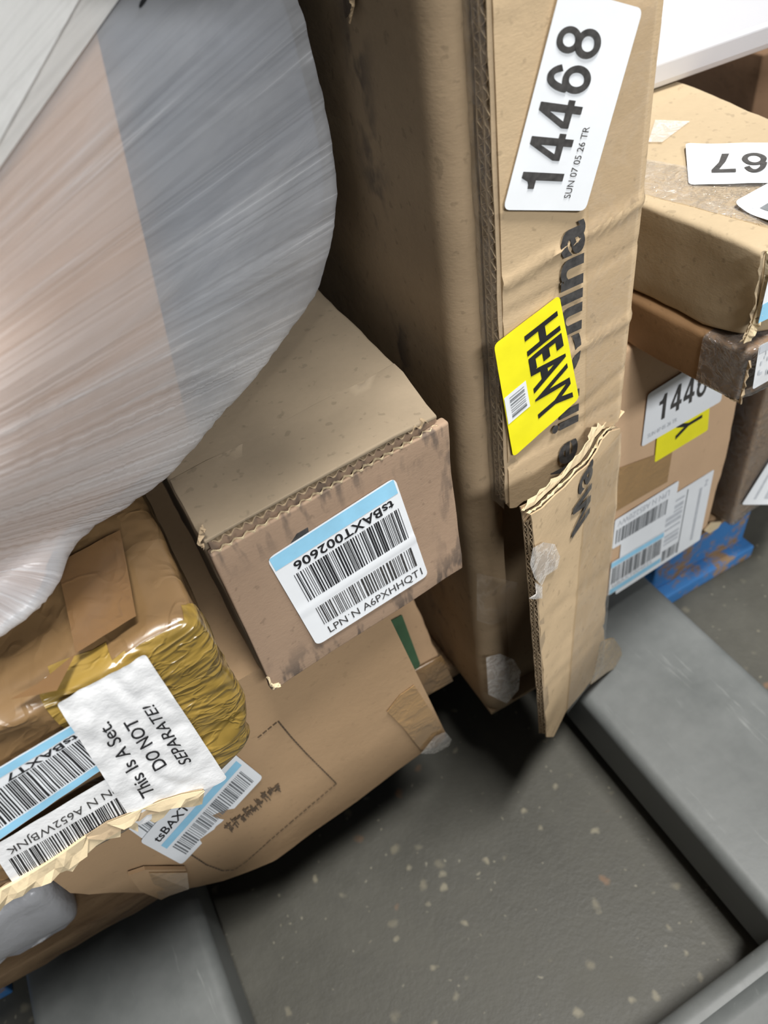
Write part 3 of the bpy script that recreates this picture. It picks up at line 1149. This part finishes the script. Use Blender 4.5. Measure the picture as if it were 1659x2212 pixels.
# the torn lower front, swung out on its right edge
HX = TLW - .002
FLW = .094
hinge = V((HX, .001, 0))
fd = V((-cos(radians(26)), -sin(radians(26)), 0))          # along the flap, away from the hinge
fn = V((fd.y, -fd.x, 0))
if fn.y > 0:
    fn = -fn
FF = Frame(MA, hinge, fn)
outline = [(1150, 1128), (1146, 1112), (1172, 1098), (1200, 1070), (1222, 1052), (1250, 1020), (1270, 1004), (1290, 975), (1302, 950), (1318, 932), (1340, 926), (1342, 960), (1330, 1100), (1318, 1220), (1308, 1300), (1304, 1380), (1298, 1440), (1262, 1490), (1222, 1540), (1196, 1592), (1180, 1592), (1176, 1500), (1168, 1380), (1160, 1250)]
fp = [FF(*p) for p in outline]
T2 = .0058
bm = bmesh.new()
f = bm.faces.new([bm.verts.new(p) for p in fp])
for val in [i * .006 for i in range(0, 60)]:
    bmesh.ops.bisect_plane(bm, geom=bm.verts[:] + bm.edges[:] + bm.faces[:], plane_co=(0, 0, val), plane_no=(0, 0, 1))
for val in [i * .006 for i in range(0, 17)]:
    bmesh.ops.bisect_plane(bm, geom=bm.verts[:] + bm.edges[:] + bm.faces[:], plane_co=hinge + fd * val, plane_no=fd)
bmesh.ops.recalc_face_normals(bm, faces=bm.faces[:])
FCR = []
for (p, q, a) in (((1165, 1345), (1305, 1240), -.0012), ((1172, 1500), (1300, 1360), -.0012), ((1160, 1190), (1300, 1110), .0006), ((1175, 1440), (1300, 1325), .0008)):
    P0, P1 = FF(*p), FF(*q)
    FCR.append((P0, (P1 - P0).normalized().cross(fn).normalized(), a))
for v in bm.verts:
    h = .0008 * noise.noise(v.co * 40)
    for P0, nn, a in FCR:
        h += a * math.exp(-((v.co - P0).dot(nn) / .0022) ** 2)
    v.co += fn * h
front_f = bm.faces[:]
if front_f[0].normal.dot(fn) < 0:
    bmesh.ops.reverse_faces(bm, faces=front_f)
ex = bmesh.ops.extrude_face_region(bm, geom=front_f)
for v in ex['geom']:
    if isinstance(v, bmesh.types.BMVert):
        v.co -= fn * .0009
bmesh.ops.recalc_face_normals(bm, faces=bm.faces[:])
me = bpy.data.meshes.new('torn_flap')
bm.to_mesh(me)
bm.free()
flap = link('torn_flap', me, M_TALL, tall, True)
me.set_sharp_from_angle(angle=radians(45))
# back liner and flutes of the flap along its free edge and torn top
bk = [p - fn * T2 for p in fp]
slab('flap_back_liner', [p + V((0, 0, .003)) if i < 10 else p for i, p in enumerate(bk)], .0007, M_TALL_SHADED, tall, fn)
e0, e1 = FF(1150, 1130), FF(1180, 1588)
flute('fluted_edge', e0 - fn * (T2 * .5), e1 - fn * (T2 * .5), fn, -fd, T2 * .48, .007, .0062, M_RAWD, tall, 51, .0005, True)
flute('fluted_edge', e0 - fn * T2, e1 - fn * T2, fn, -fd, T2 * .48, .007, .0050, M_RAWD, tall, 52, .0005, True)
tp = [FF(*p) for p in outline[1:11]]
ragged('torn_lip', [p - fn * .002 for p in tp], V((-.05, .1, 1)), .0005, .0028, .0009, M_RAW, tall, 53, 4, .0008, fn)
ragged('torn_lip', [p - fn * .005 for p in tp], V((-.10, .3, 1)), .003, .0075, .0008, M_RAW, tall, 54, 3, .001, fn)
up_text('Ma', (1270, 1106), (1276, 1005), (1229, 1172), frame=FF, nrm=fn, vec=(V((0, 0, .048)), fd * .0255), bold=.002)
sh = Sheet([FF(1222, 1540), FF(1300, 1440), FF(1340, 930), FF(1268, 1010)], fn, .0010, .0003, 50, 6)
sh.rect('clear_tape', M_CLEAR, tall, 0, 0, 1, 1, (8, 40))
# milky scraps of tape at the torn edge and the bottom corner
sc = [FF(*p) + fn * .0025 for p in ((1142, 1180), (1165, 1168), (1190, 1172), (1202, 1200), (1196, 1225), (1172, 1240), (1162, 1262), (1146, 1245), (1136, 1215))]
patch('tape_scrap', sc, M_MILK, tall, fn)
sc = [FF(*p) + fn * .0018 for p in ((1150, 1255), (1166, 1265), (1166, 1290), (1150, 1292), (1136, 1290), (1152, 1280))]
patch('tape_scrap', sc, M_MILK, tall, fn)
FI = Frame(MA, (0, OFF + .001, 0), (0, -1, 0))
sc = [FI(*p) for p in ((1050, 1420), (1080, 1412), (1110, 1425), (1125, 1450), (1120, 1490), (1095, 1520), (1055, 1500))]
patch('tape_scrap', sc, M_MILK, tall, NF)
sc = [FI(*p) for p in ((1030, 1238), (1118, 1258), (1108, 1310), (1095, 1340), (1060, 1350), (1030, 1340))]
patch('tape_scrap', sc, M_CLEAR, tall, NF)
# taped bottom corner of the flap on the right
sc = [FF(*p) + fn * .0005 for p in ((1296, 1385), (1325, 1378), (1340, 1400), (1346, 1432), (1310, 1452), (1275, 1478), (1285, 1440))]
slab('brown_tape', sc, .0012, tape_mat('torn_brown_tape', (.40, .27, .12), .25, .8, (90, 90, 90)), tall, fn)

# ================================================================== cartons on the right
YAW = radians(4.4)
r1, MR1 = thing('label_carton', 'tan carton on the pallet with a large shipping label and a yellow sticker', 'box', (.318, .3385, .1455), YAW)
W1, H1, D1 = .1575, .2905, .40
vs, fs = rbox(W1, D1, H1, .003, .012, .0008, 51)
mk('body', vs, fs, M_R1, r1, True)
F1 = Frame(MR1, (0, 0, 0), (0, -1, 0))
sh = Sheet([F1(1318, 1110), F1(1440, 1040), F1(1452, 968), F1(1335, 1010)], NF, .0006)
sh.rect('brown_tape', M_TAPEB, r1, -.3, 0, 1, 1, (4, 4))
s = Sheet([F1(*p) for p in ((1412, 998), (1527, 928), (1533, 848), (1420, 915))], NF, .0010)
o = s.paper('warning_label', M_YEL, r1, .002, label='yellow sticker under the number sticker')
s.text('lettering', M_INK, o, 'Y', .36, .30, .86, .72, .02, rot=90)
s = Sheet([F1(*p) for p in ((1383, 964), (1555, 865), (1568, 742), (1397, 850))], NF, .0014)
o = s.paper('number_label', M_PAPER, r1, .003, label='white number sticker partly hidden by the box above')
s.figures('lettering', M_INKG, o, '1446', .15, .34, .78, .82)
s.text('lettering', M_LGREY, o, 'SUN 07 05 26 TR', .06, .12, .42, .20, 0)
s = Sheet([F1(*p) for p in ((1328, 1283), (1510, 1165), (1541, 1013), (1344, 1136))], NF, .0010)
o = s.paper('shipping_label', M_PAPER, r1, .002, label='large white shipping label')
s.bars('barcode', M_LGREY, o, .50, .30, .68, .90, 9, 7, 1, True)
s.bars('barcode', M_GREYI, o, .50, .06, .70, .22, 12, 8)
s.rect('rule', M_GREYI, o, .705, .04, .715, .95)
s.rect('rule', M_LGREY, o, .86, .10, .89, .85)
s.text('lettering', M_LGREY, o, 'Z', .91, .84, .95, .92)
s = Sheet([F1(*p) for p in ((1319, 1185), (1452, 1107), (1464, 1036), (1326, 1122))], NF, .0016)
o = s.paper('barcode_label', M_PAPER, r1, .002, label='small white sticker lettered LPN')
s.bars('barcode', M_GREYI, o, .04, .14, .85, .62, 38, 23)
s.text('lettering', M_LGREY, o, 'LPN N A852Z0WV', .05, .72, .86, .90, 0, rot=180)
s = Sheet([F1(*p) for p in ((1311, 1285), (1425, 1212), (1434, 1145), (1318, 1214))], NF, .0016)
o = s.paper('barcode_label', M_PAPER, r1, .002, label='small white sticker with two sky blue stripes')
s.rect('blue_stripe', M_BLUE, o, .0, .84, .98, .98)
s.rect('blue_stripe', M_BLUE, o, .02, .02, .98, .16)
s.bars('barcode', M_GREYI, o, .03, .32, .95, .82, 38, 25)
s.text('lettering', M_LGREY, o, 'tsBAXT004825', .05, .19, .80, .29, 0)
sc = [F1(*p) for p in ((1520, 1145), (1535, 1128), (1556, 1126), (1548, 1138), (1530, 1150))]
slab('torn_corner', [p + NF * .002 for p in sc], .002, M_RAW, r1, NF)

r4, MR4 = thing('film_wrapped_carton', 'brown carton in shiny clear film on the pallet corner beside the tan carton', 'box', (.494, .3405, .1455), YAW)
vs, fs = rbox(.20, .40, .2885, .004, .012, .001, 61)
mk('body', vs, fs, M_R4, r4, True)
vs2 = [v + (v - V((.1, .2, .14))).normalized() * (.0022 + .0012 * noise.noise(v * 60)) for v in vs]
vs2 = [V((v.x, v.y, max(v.z, .0006))) for v in vs2]
mk('clear_film', vs2, fs, M_CLEARW, r4, True)
F4 = Frame(MR4, (0, 0, 0), (0, -1, 0))
s = Sheet([F4(*p) for p in ((1596, 1086), (1730, 1086), (1800, 900), (1668, 972))], NF, .0036)
o = s.paper('shipping_label', M_PAPER, r4, .003)
s.rect('rule', M_LGREY, o, .12, .1, .16, .9)
s.rect('rule', M_LGREY, o, .28, .1, .6, .8)
# crumpled loose film at its foot
bm = bmesh.new()
bmesh.ops.create_icosphere(bm, subdivisions=4, radius=1)
c = F4(1655, 1152)
for v in bm.verts:
    d = v.co.normalized()
    q = .6 + .5 * abs(noise.noise(d * 2.2)) + .25 * noise.noise(d * 6)
    v.co = V((d.x * .026 * q, d.y * .012 * q, d.z * .009 * q)) + V((c.x + .012, -.014, .014))
me = bpy.data.meshes.new('loose_film')
bm.to_mesh(me)
bm.free()
link('loose_film', me, M_CLEARW, r4, True)

H6, H5 = .0375, .0605
r6, MR6 = thing('thin_taped_carton', 'thin dark brown taped carton lying under the sand coloured carton', 'box', (.3375, .2495, .4368), YAW)


def crush6(p):
    k = max(0, 1 - p.x / .02) * max(0, 1 - p.y / .03)
    return p + V((.003, .005, 0)) * k


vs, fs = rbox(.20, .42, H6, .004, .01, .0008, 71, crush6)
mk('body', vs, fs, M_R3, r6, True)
F6 = Frame(MR6, (0, 0, 0), (0, -1, 0))
F6L = Frame(MR6, (0, 0, 0), (-1, 0, 0))
vs2 = [v for v in vs]
gv, keep, gf = [], {}, [f for f in fs if (sum((vs[i] for i in f), V()) / 4).y < .035 and (sum((vs[i] for i in f), V()) / 4).x < .05]
for f in gf:
    for i in f:
        if i not in keep:
            keep[i] = len(gv)
            v = vs[i]
            gv.append(v + (v - V((.1, .2, .03))).normalized() * (.0012 + .0014 * abs(noise.noise(v * 110))))
mk('clear_tape', gv, [tuple(keep[i] for i in f) for f in gf], M_CLEARW, r6, True)
s = Sheet([F6(*p) for p in ((1614, 836), (1720, 776), (1735, 690), (1628, 742))], NF, .0038)
o = s.paper('shipping_label', M_PAPERD, r6, .002, label='scuffed white sticker')
rr = random.Random(8)
for i in range(8):
    a, b = rr.uniform(.05, .5), rr.uniform(.15, .75)
    s.rect('ink_stroke', M_LGREY, o, a, b, a + rr.uniform(.02, .06), b + rr.uniform(.04, .12), (1, 1))
s.rect('ink_stroke', M_GREYI, o, .26, .20, .28, .30, (1, 1))
s.rect('grey_band', M_LGREY, o, .02, .82, .9, .99, (2, 1))
ragged('torn_corner', [V((.002, .001, H6 - .004)), V((.002, .001, .002)), V((.004, .012, .0))], V((-.4, -.7, 0)), .001, .005, .0012, M_RAWD, r6, 73, 9)

r5, MR5 = thing('sand_carton', 'sand coloured carton with a white 14467 label on its top', 'box', (.3415, .2555, .4760), YAW)
W5, D5 = .118, .36


def crush5(p):
    k = max(0, 1 - p.x / .025) * max(0, 1 - p.y / .03) * max(0, 1 - p.z / .03)
    k2 = max(0, 1 - p.x / .02) * max(0, 1 - p.y / .02) * max(0, 1 - (H5 - p.z) / .02)
    return p + V((.004, .008, .003)) * k + V((.002, .004, -.003)) * k2 + V((.24 * p.y * p.x / W5, 0, 0))


vs, fs = rbox(W5, D5, H5, .003, .010, .0009, 81, crush5)
mk('body', vs, fs, M_R2, r5, True)
F5T = Frame(MR5, (0, 0, H5), (0, 0, 1))
F5 = Frame(MR5, (0, 0, 0), (0, -1, 0))
NZ = V((0, 0, 1))
sh = Sheet([F5T(1380, 345), F5T(1380, 420), F5T(1680, 500), F5T(1680, 400)], NZ, .0008, .0004, 60, 3)
sh.rect('clear_tape', M_CLEARW, r5, 0, 0, 1, 1, (10, 24))
sh = Sheet([F5T(1400, 310), F5T(1415, 262), F5T(1490, 265), F5T(1430, 310)], NZ, .0008)
sh.rect('clear_tape', M_MILK, r5, 0, 0, 1, 1, (6, 6))
# upside-down number label; reading runs to the left in the picture
s = Sheet([F5T(*p) for p in ((1930, 312), (1480, 317), (1487, 404), (1930, 400))], NZ, .0016, .0005, 40, 6)
p0, p1, p2, p3 = s.q
o = s.paper('number_label', M_PAPER, r5, .003, (24, 10), label='white sticker with the upside-down number 14467')
s.figures('lettering', M_INKG, o, '14467', .12, .28, .885, .76)
# curled second label
s = Sheet([F5T(*p) for p in ((1582, 452), (1700, 506), (1790, 440), (1680, 398))], NZ, .0016, 0, 40, 1, lambda s, t: .010 * max(0, .45 - s) ** 1.6 + .004 * max(0, s - .3))
o = s.paper('shipping_label', M_PAPER, r5, .004, (14, 8), label='curled white sticker lifting at its corner')
s.rect('rule', M_LGREY, o, .22, .12, .28, .95, (1, 8))
s.rect('rule', M_GREYI, o, .33, .2, .55, .8, (4, 4))
# front label with blue stripe
s = Sheet([F5(*p) for p in ((1628, 694), (1740, 640), (1765, 520), (1652, 590))], NF, .0030)
o = s.paper('shipping_label', M_PAPER, r5, .001, label='white sticker with a sky blue stripe')
s.rect('blue_stripe', M_BLUE, o, .0, .0, 1, .40, (2, 1))
s.bars('barcode', M_GREYI, o, .18, .48, .9, .9, 20, 4)
# torn vertical corner
ragged('torn_corner', [F5(1655, 545), F5(1650, 600), F5(1640, 655), F5(1625, 700), F5(1606, 742)], V((.8, -.6, 0)), .0015, .0055, .0014, M_RAW, r5, 83, 7, .001)
ragged('torn_corner', [F5(1655, 545) + V((0, .002, 0)), F5(1630, 690) + V((0, .002, 0)), F5(1606, 742) + V((0, .002, 0))], V((-.3, -.7, 0)), .001, .003, .001, M_R2, r5, 84, 12, .001)

# white moulded box end at the back
wb, MWB = thing('white_box', 'smooth white box with a ridged end lying across the sand coloured carton', 'box', (.38, .476, .5380), radians(-2))
prof = [(.006, 0), (.002, .006), (-.002, .021), (-.001, .023), (.0, .050), (.014, .060), (.13, .064), (.13, 0)]
vs, fs = [], []
xs = [i * .06 for i in range(8)]
for x in xs:
    vs += [(x, y, z) for y, z in prof]
m = len(prof)
for j in range(len(xs) - 1):
    for i in range(m):
        fs.append((j * m + i, (j + 1) * m + i, (j + 1) * m + (i + 1) % m, j * m + (i + 1) % m))
fs += [tuple(range(m)), tuple(reversed(range((len(xs) - 1) * m, len(xs) * m)))]
o = mk('body', vs, fs, M_WHITE, wb)
bv = o.modifiers.new('soft_edges', 'BEVEL')
bv.width = .002
bv.segments = 3
bv.limit_method = 'ANGLE'
box('lid', (-.001, .016, .0645), (.422, .113, .008), M_WHITE, wb, .003, .05)

# carton behind, seen through the gap
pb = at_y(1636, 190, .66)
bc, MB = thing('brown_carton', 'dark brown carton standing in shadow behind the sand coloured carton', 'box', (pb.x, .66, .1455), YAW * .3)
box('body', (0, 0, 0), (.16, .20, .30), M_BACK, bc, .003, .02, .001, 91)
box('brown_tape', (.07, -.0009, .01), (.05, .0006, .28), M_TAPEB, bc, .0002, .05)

# green printed carton in the gap beside the lower carton
gc, MG = thing('green_printed_carton', 'small dark carton with a green print in the gap beside the tall carton', 'box', (.0975, .345, .1455), 0)
vs, fs = rbox(.030, .26, .19, .004, .01, .0012, 95, lambda p: p + V((.155 * (.215 - p.z), 0, 0)))
mk('body', vs, fs, M_R4, gc, True)
FG = Frame(MG, (0, 0, 0), (0, -1, 0))
slab('green_print', [FG(*p) + NF * .002 for p in ((838, 1340), (866, 1325), (905, 1430), (888, 1475))], .0004, M_GREEN, gc, NF)
box('brown_tape', (.0, -.0030, .0), (.031, .002, .05), M_TAPED, gc, .0009, .008, .0012, 96, lambda p: p + V((.155 * (.215 - p.z), 0, 0)))

# grey poly parcel low on the left
gp, MP = thing('grey_poly_parcel', 'grey plastic mailer lying on the pallet deck under the taped carton', 'parcel', (-.36, .322, .1455))


def soft(p):
    n1 = noise.noise(p * 22) + .5 * noise.noise(p * 55)
    return p + V((.003 * n1, .004 * noise.noise(p * 30 + V((3, 0, 0))), .004 * n1 * (p.z > .01)))


vs, fs = rbox(.165, .24, .068, .014, .007, .001, 97, soft)
vs = [V((v.x, v.y, max(v.z, .0005))) for v in vs]
mk('body', vs, fs, M_POLY, gp, True)
ragged('sealed_seam', [V((.02, .003, .012)), V((.16, .003, .006))], V((.0, -.8, -.2)), .004, .006, .0008, M_POLY, gp, 98, 16)


# ================================================================== film-wrapped parcel at the upper left
bag, _ = thing('film_wrapped_parcel', 'large parcel in stretched milky plastic film resting on the two cartons', 'parcel', (-.05, .36, .5235))
IB = bag.matrix_world.inverted()
Z0 = .5238
HP = []
for px, py, y in ((640, -40, .37), (656, 90, .375), (694, 180, .375), (718, 300, .378), (729, 385, .38), (724, 480, .385), (704, 560, .40)):
    HP.append(at_y(px, py, y))
for px, py in ((690, 618), (642, 692), (562, 802), (462, 922), (372, 1022), (302, 1076), (225, 1114), (156, 1150), (0, 1195), (-160, 1250)):
    HP.append(at_z(px, py, Z0 + .004))
for px, py, y in ((385, 750, .278), (208, 72, .315), (265, -30, .33), (0, 380, .255), (0, 800, .226), (0, 1050, .226), (-260, 300, .25), (-260, 900, .218), (240, 600, .262), (500, 300, .35)):
    HP.append(at_y(px, py, y))
for p in ((.10, .50, .90), (-.04, .34, .84), (-.26, .30, .86), (-.26, .5, 1.0), (-.26, .62, .53), (.10, .62, .53), (.10, .62, .72), (-.26, .62, .78), (-.28, .32, .76), (-.28, .235, .53), (-.03, .45, .80)):
    HP.append(V(p))
bm = bmesh.new()
for p in HP:
    bm.verts.new(p)
bmesh.ops.convex_hull(bm, input=bm.verts[:])
bmesh.ops.delete(bm, geom=[v for v in bm.verts if not v.link_faces], context='VERTS')
# a loose tongue of film lying over the taped carton
b3 = bmesh.new()
for px, py in ((162, 1145), (142, 1208), (102, 1290), (58, 1332), (0, 1368), (-150, 1425), (-200, 1200), (0, 1120)):
    for z in (.529, .5395):
        b3.verts.new(at_z(px, py, z))
bmesh.ops.convex_hull(b3, input=b3.verts[:])
tongue = bpy.data.meshes.new('tongue')
b3.to_mesh(tongue)
b3.free()
bm.from_mesh(tongue)
bpy.data.meshes.remove(tongue)
# unseen bulge added above the view to cast shade on the carton top
b2 = bmesh.new()
for p in ((-.26, .22, .82), (-.02, .195, .80), (.13, .195, .79), (.154, .24, .79), (.156, .50, .80), (-.26, .55, .80),
          (-.26, .20, .93), (.0, .18, .95), (.13, .19, .93), (.15, .48, .97), (-.26, .5, 1.0)):
    b2.verts.new(p)
bmesh.ops.convex_hull(b2, input=b2.verts[:])
shade_lobe = bpy.data.meshes.new('shade_lobe')
b2.to_mesh(shade_lobe)
b2.free()
bm.from_mesh(shade_lobe)
bpy.data.meshes.remove(shade_lobe)
bmesh.ops.recalc_face_normals(bm, faces=bm.faces[:])
hull = bpy.data.meshes.new('hull')
bm.to_mesh(hull)
bm.free()
tmp = bpy.data.objects.new('hull', hull)
COL.objects.link(tmp)
md = tmp.modifiers.new('r', 'REMESH')
md.mode = 'VOXEL'
md.voxel_size = .0042
sm = tmp.modifiers.new('s', 'SMOOTH')
sm.iterations = 26
sm.factor = .5
dg = bpy.context.evaluated_depsgraph_get()
dg.update()
hm = bpy.data.meshes.new_from_object(tmp.evaluated_get(dg))
bpy.data.objects.remove(tmp)
G0 = at_y(-950, 1420, .17)
GA = ray(150, 800).normalized()                    # axis through the gathered end of the film
gx = (RIGHT - GA * RIGHT.dot(GA)).normalized()
gy = GA.cross(gx)


def polar(p):
    d = p - G0
    return math.atan2(d.dot(gy), d.dot(gx)), math.hypot(d.dot(gx), d.dot(gy))


hm.calc_loop_triangles()
nrm = [v.normal.copy() for v in hm.vertices]
base_pts = [v.co.copy() for v in hm.vertices]
film_pts, uvs = [], []
for p, n in zip(base_pts, nrm):
    a, rad = polar(p)
    uvs.append((a, rad))
    low = min(1, max(0, (.70 - p.z) / .16))
    q = V((a * 20 + .5 * noise.noise(p * 8), rad * 2.5, 0))
    d = noise.noise(q) * .6 + .35 * (1 - 2.6 * abs(noise.noise(q * 2.1 + V((5, 5, 0)))))
    d2 = 1 - 3 * abs(noise.noise(V((a * 75, rad * 5, 4))))
    w = p + n * (.0020 + (.0007 + .0010 * low) * d + .0002 * d2 * low)
    w.z = max(w.z, Z0 + .0022)
    film_pts.append(w)
faces = [tuple(f.vertices) for f in hm.polygons]


def film_mat(name, base, gain, facing, tint=(.88, .89, .91)):
    m = Mat(name)
    uv = m.n('ShaderNodeUVMap').outputs[0]

    def mp(a, b):
        return m.n('ShaderNodeMapping', inp={0: uv, 3: (a, b, 1)}).outputs[0]
    n1 = m.noise(mp(24, 1.6), 1, 2, .5, .9)
    n2 = m.noise(mp(58, 3.2), 1, 4, .6, .8)
    n3 = m.noise(mp(8, 8), 1, 4, .6, .9)
    n4 = m.noise(mp(13, 5), 1, 2, .5, .5)
    z = m.n('ShaderNodeSeparateXYZ', inp={0: m.n('ShaderNodeTexCoord').outputs['Object']}).outputs[2]
    low = m.math('SUBTRACT', 1.0, m.math('DIVIDE', z, .13), True)
    r1 = m.ramp(m.math('ABSOLUTE', m.math('SUBTRACT', n1, .5)), [(0, 1), (.007, .35), (.035, 0)])
    r1 = m.math('MULTIPLY', r1, m.ramp(n4, [(.46, 0), (.60, 1)]))
    r2 = m.ramp(n2, [(.50, 0), (.85, 1)])
    r3 = m.ramp(n3, [(.42, 0), (.80, 1)])
    k = m.math('ADD', m.math('MULTIPLY', r1, .75), m.math('ADD', m.math('MULTIPLY', r2, .13), m.math('MULTIPLY', r3, .42)))
    k = m.math('MULTIPLY', k, m.math('ADD', .75, m.math('MULTIPLY', low, .7)))
    lw = m.n('ShaderNodeLayerWeight', inp={'Blend': .35})
    fac = m.math('ADD', m.math('MULTIPLY', k, gain), m.math('ADD', m.math('MULTIPLY', lw.outputs['Facing'], facing), base), True)
    fac = m.math('ADD', fac, m.math('MULTIPLY', low, .36), True)
    h = m.math('ADD', m.math('MULTIPLY', n1, 1.0), m.math('ADD', m.math('MULTIPLY', n2, .10), m.math('MULTIPLY', n3, .6)))
    bp = m.n('ShaderNodeBump', inp={'Height': h, 'Strength': .35, 'Distance': .006})
    tr = m.n('ShaderNodeBsdfTransparent', inp={0: (.97, .97, .98, 1)})
    df = m.n('ShaderNodeBsdfDiffuse', inp={0: tint + (1,), 'Normal': bp.outputs[0]})
    tl = m.n('ShaderNodeBsdfTranslucent', inp={0: tint + (1,), 'Normal': bp.outputs[0]})
    dt = m.n('ShaderNodeMixShader', inp={0: .25, 1: df.outputs[0], 2: tl.outputs[0]})
    gl = m.n('ShaderNodeBsdfGlossy', inp={0: (1, 1, 1, 1), 'Roughness': .38, 'Normal': bp.outputs[0]})
    a = m.n('ShaderNodeMixShader', inp={0: fac, 1: tr.outputs[0], 2: dt.outputs[0]})
    b = m.n('ShaderNodeMixShader', inp={0: .045, 1: a.outputs[0], 2: gl.outputs[0]})
    m.l(b.outputs[0], m.out.inputs[0])
    return m.m


def with_uv(o, verts_uv):
    lay = o.data.uv_layers.new(name='stretch')
    vi = [0] * len(o.data.loops)
    o.data.loops.foreach_get('vertex_index', vi)
    buf = []
    for i in vi:
        buf += verts_uv[i]
    lay.data.foreach_set('uv', buf)


film = mk('plastic_film', [IB @ p for p in film_pts], faces, film_mat('milky_film', .30, .60, .18), bag, True)
with_uv(film, uvs)
# what is inside: a tan board and a slate grey sleeve, met along one edge
in_pts = []
for p, n in zip(base_pts, nrm):
    q = p - n * .0045
    q.z = max(q.z, Z0 + .0008)
    in_pts.append(q)
E0, E1 = at_y(385, 830, .29), at_y(208, 72, .25)
cut_n = (E1 - E0).cross(ray(300, 450)).normalized()
if cut_n.x > 0:
    cut_n = -cut_n                                  # points to the tan side
M_TANB = plain('tan_printed_board', (.72, .47, .31), .6, .10, 9, .25, 30)
M_SLATE = plain('slate_grey_sleeve', (.155, .175, .215), .55, .35, 8, .3, 26)


def side(name, keep_tan, mat, label):
    bm = bmesh.new()
    bv = [bm.verts.new(IB @ p) for p in in_pts]
    for f in faces:
        bm.faces.new([bv[i] for i in f])
    R3 = IB.to_3x3()
    bmesh.ops.bisect_plane(bm, geom=bm.verts[:] + bm.edges[:] + bm.faces[:], plane_co=IB @ E0, plane_no=R3 @ cut_n,
                           clear_inner=keep_tan, clear_outer=not keep_tan)
    me = bpy.data.meshes.new(name)
    bm.to_mesh(me)
    bm.free()
    o = link(name, me, mat, bag, True)
    o['label'] = label
    return o


side('tan_board', True, M_TANB, 'tan board showing through the film')
side('grey_sleeve', False, M_SLATE, 'slate grey sleeve showing through the film')
# hand hole near the sleeve top; its inner shade is a flat black patch
hp = at_y(310, 4, .275)
# doubled white film over the top, in two layers
LP = [at_y(0, 372, .165), at_y(208, 72, .24)]
for (pts, off, mat, nm) in ((((0, 372), (208, 72)), .0022, film_mat('doubled_film', .88, .1, .05, (.86, .845, .81)), 'film_fold'),
                            (((-20, 300), (150, 20)), .0042, film_mat('tripled_film', .95, .05, .05, (.97, .96, .93)), 'film_fold')):
    a = at_y(pts[0][0], pts[0][1], .17)
    b = at_y(pts[1][0], pts[1][1], .24)
    pn = (b - a).cross(ray(100, 200)).normalized()
    up_left = at_y(-100, -100, .2) - a
    if pn.dot(up_left) < 0:
        pn = -pn
    bm = bmesh.new()
    uvl = bm.loops.layers.uv.new('stretch')
    bv = [bm.verts.new(IB @ (p + n * off)) for p, n in zip(film_pts, nrm)]
    for f in faces:
        c = base_pts[f[0]]
        if (c - a).dot(pn) > -.03 and c.y < .62 and c.z > .56:
            bf = bm.faces.new([bv[i] for i in f])
            for lp, i in zip(bf.loops, f):
                lp[uvl].uv = uvs[i]
    wob = V((0, 0, 0))
    bmesh.ops.bisect_plane(bm, geom=bm.verts[:] + bm.edges[:] + bm.faces[:], plane_co=IB @ a, plane_no=IB.to_3x3() @ pn, clear_inner=True)
    bmesh.ops.delete(bm, geom=[v for v in bm.verts if not v.link_faces], context='VERTS')
    me = bpy.data.meshes.new(nm)
    bm.to_mesh(me)
    bm.free()
    link(nm, me, mat, bag, True)
vs, fs = [], [tuple(range(14))]
for i in range(14):
    a = 2 * pi * i / 14
    q = V((311 + 9 * cos(a) - 6 * sin(a), 0 + 6 * cos(a) * -1 + 15 * sin(a), 0))
    best = at_y(q.x, q.y, .29)
    vs.append(best)
# settle the black hole patch on the sleeve surface
from mathutils.bvhtree import BVHTree
bvh = BVHTree.FromPolygons([tuple(p) for p in film_pts], faces)
hv = []
for p in vs:
    d = (p - CAM_POS).normalized()
    hit = bvh.ray_cast(CAM_POS, d)
    hv.append(IB @ ((hit[0] if hit[0] else p) - d * .0012))
mk('hand_hole_patch', hv, fs, M_INK, bag)
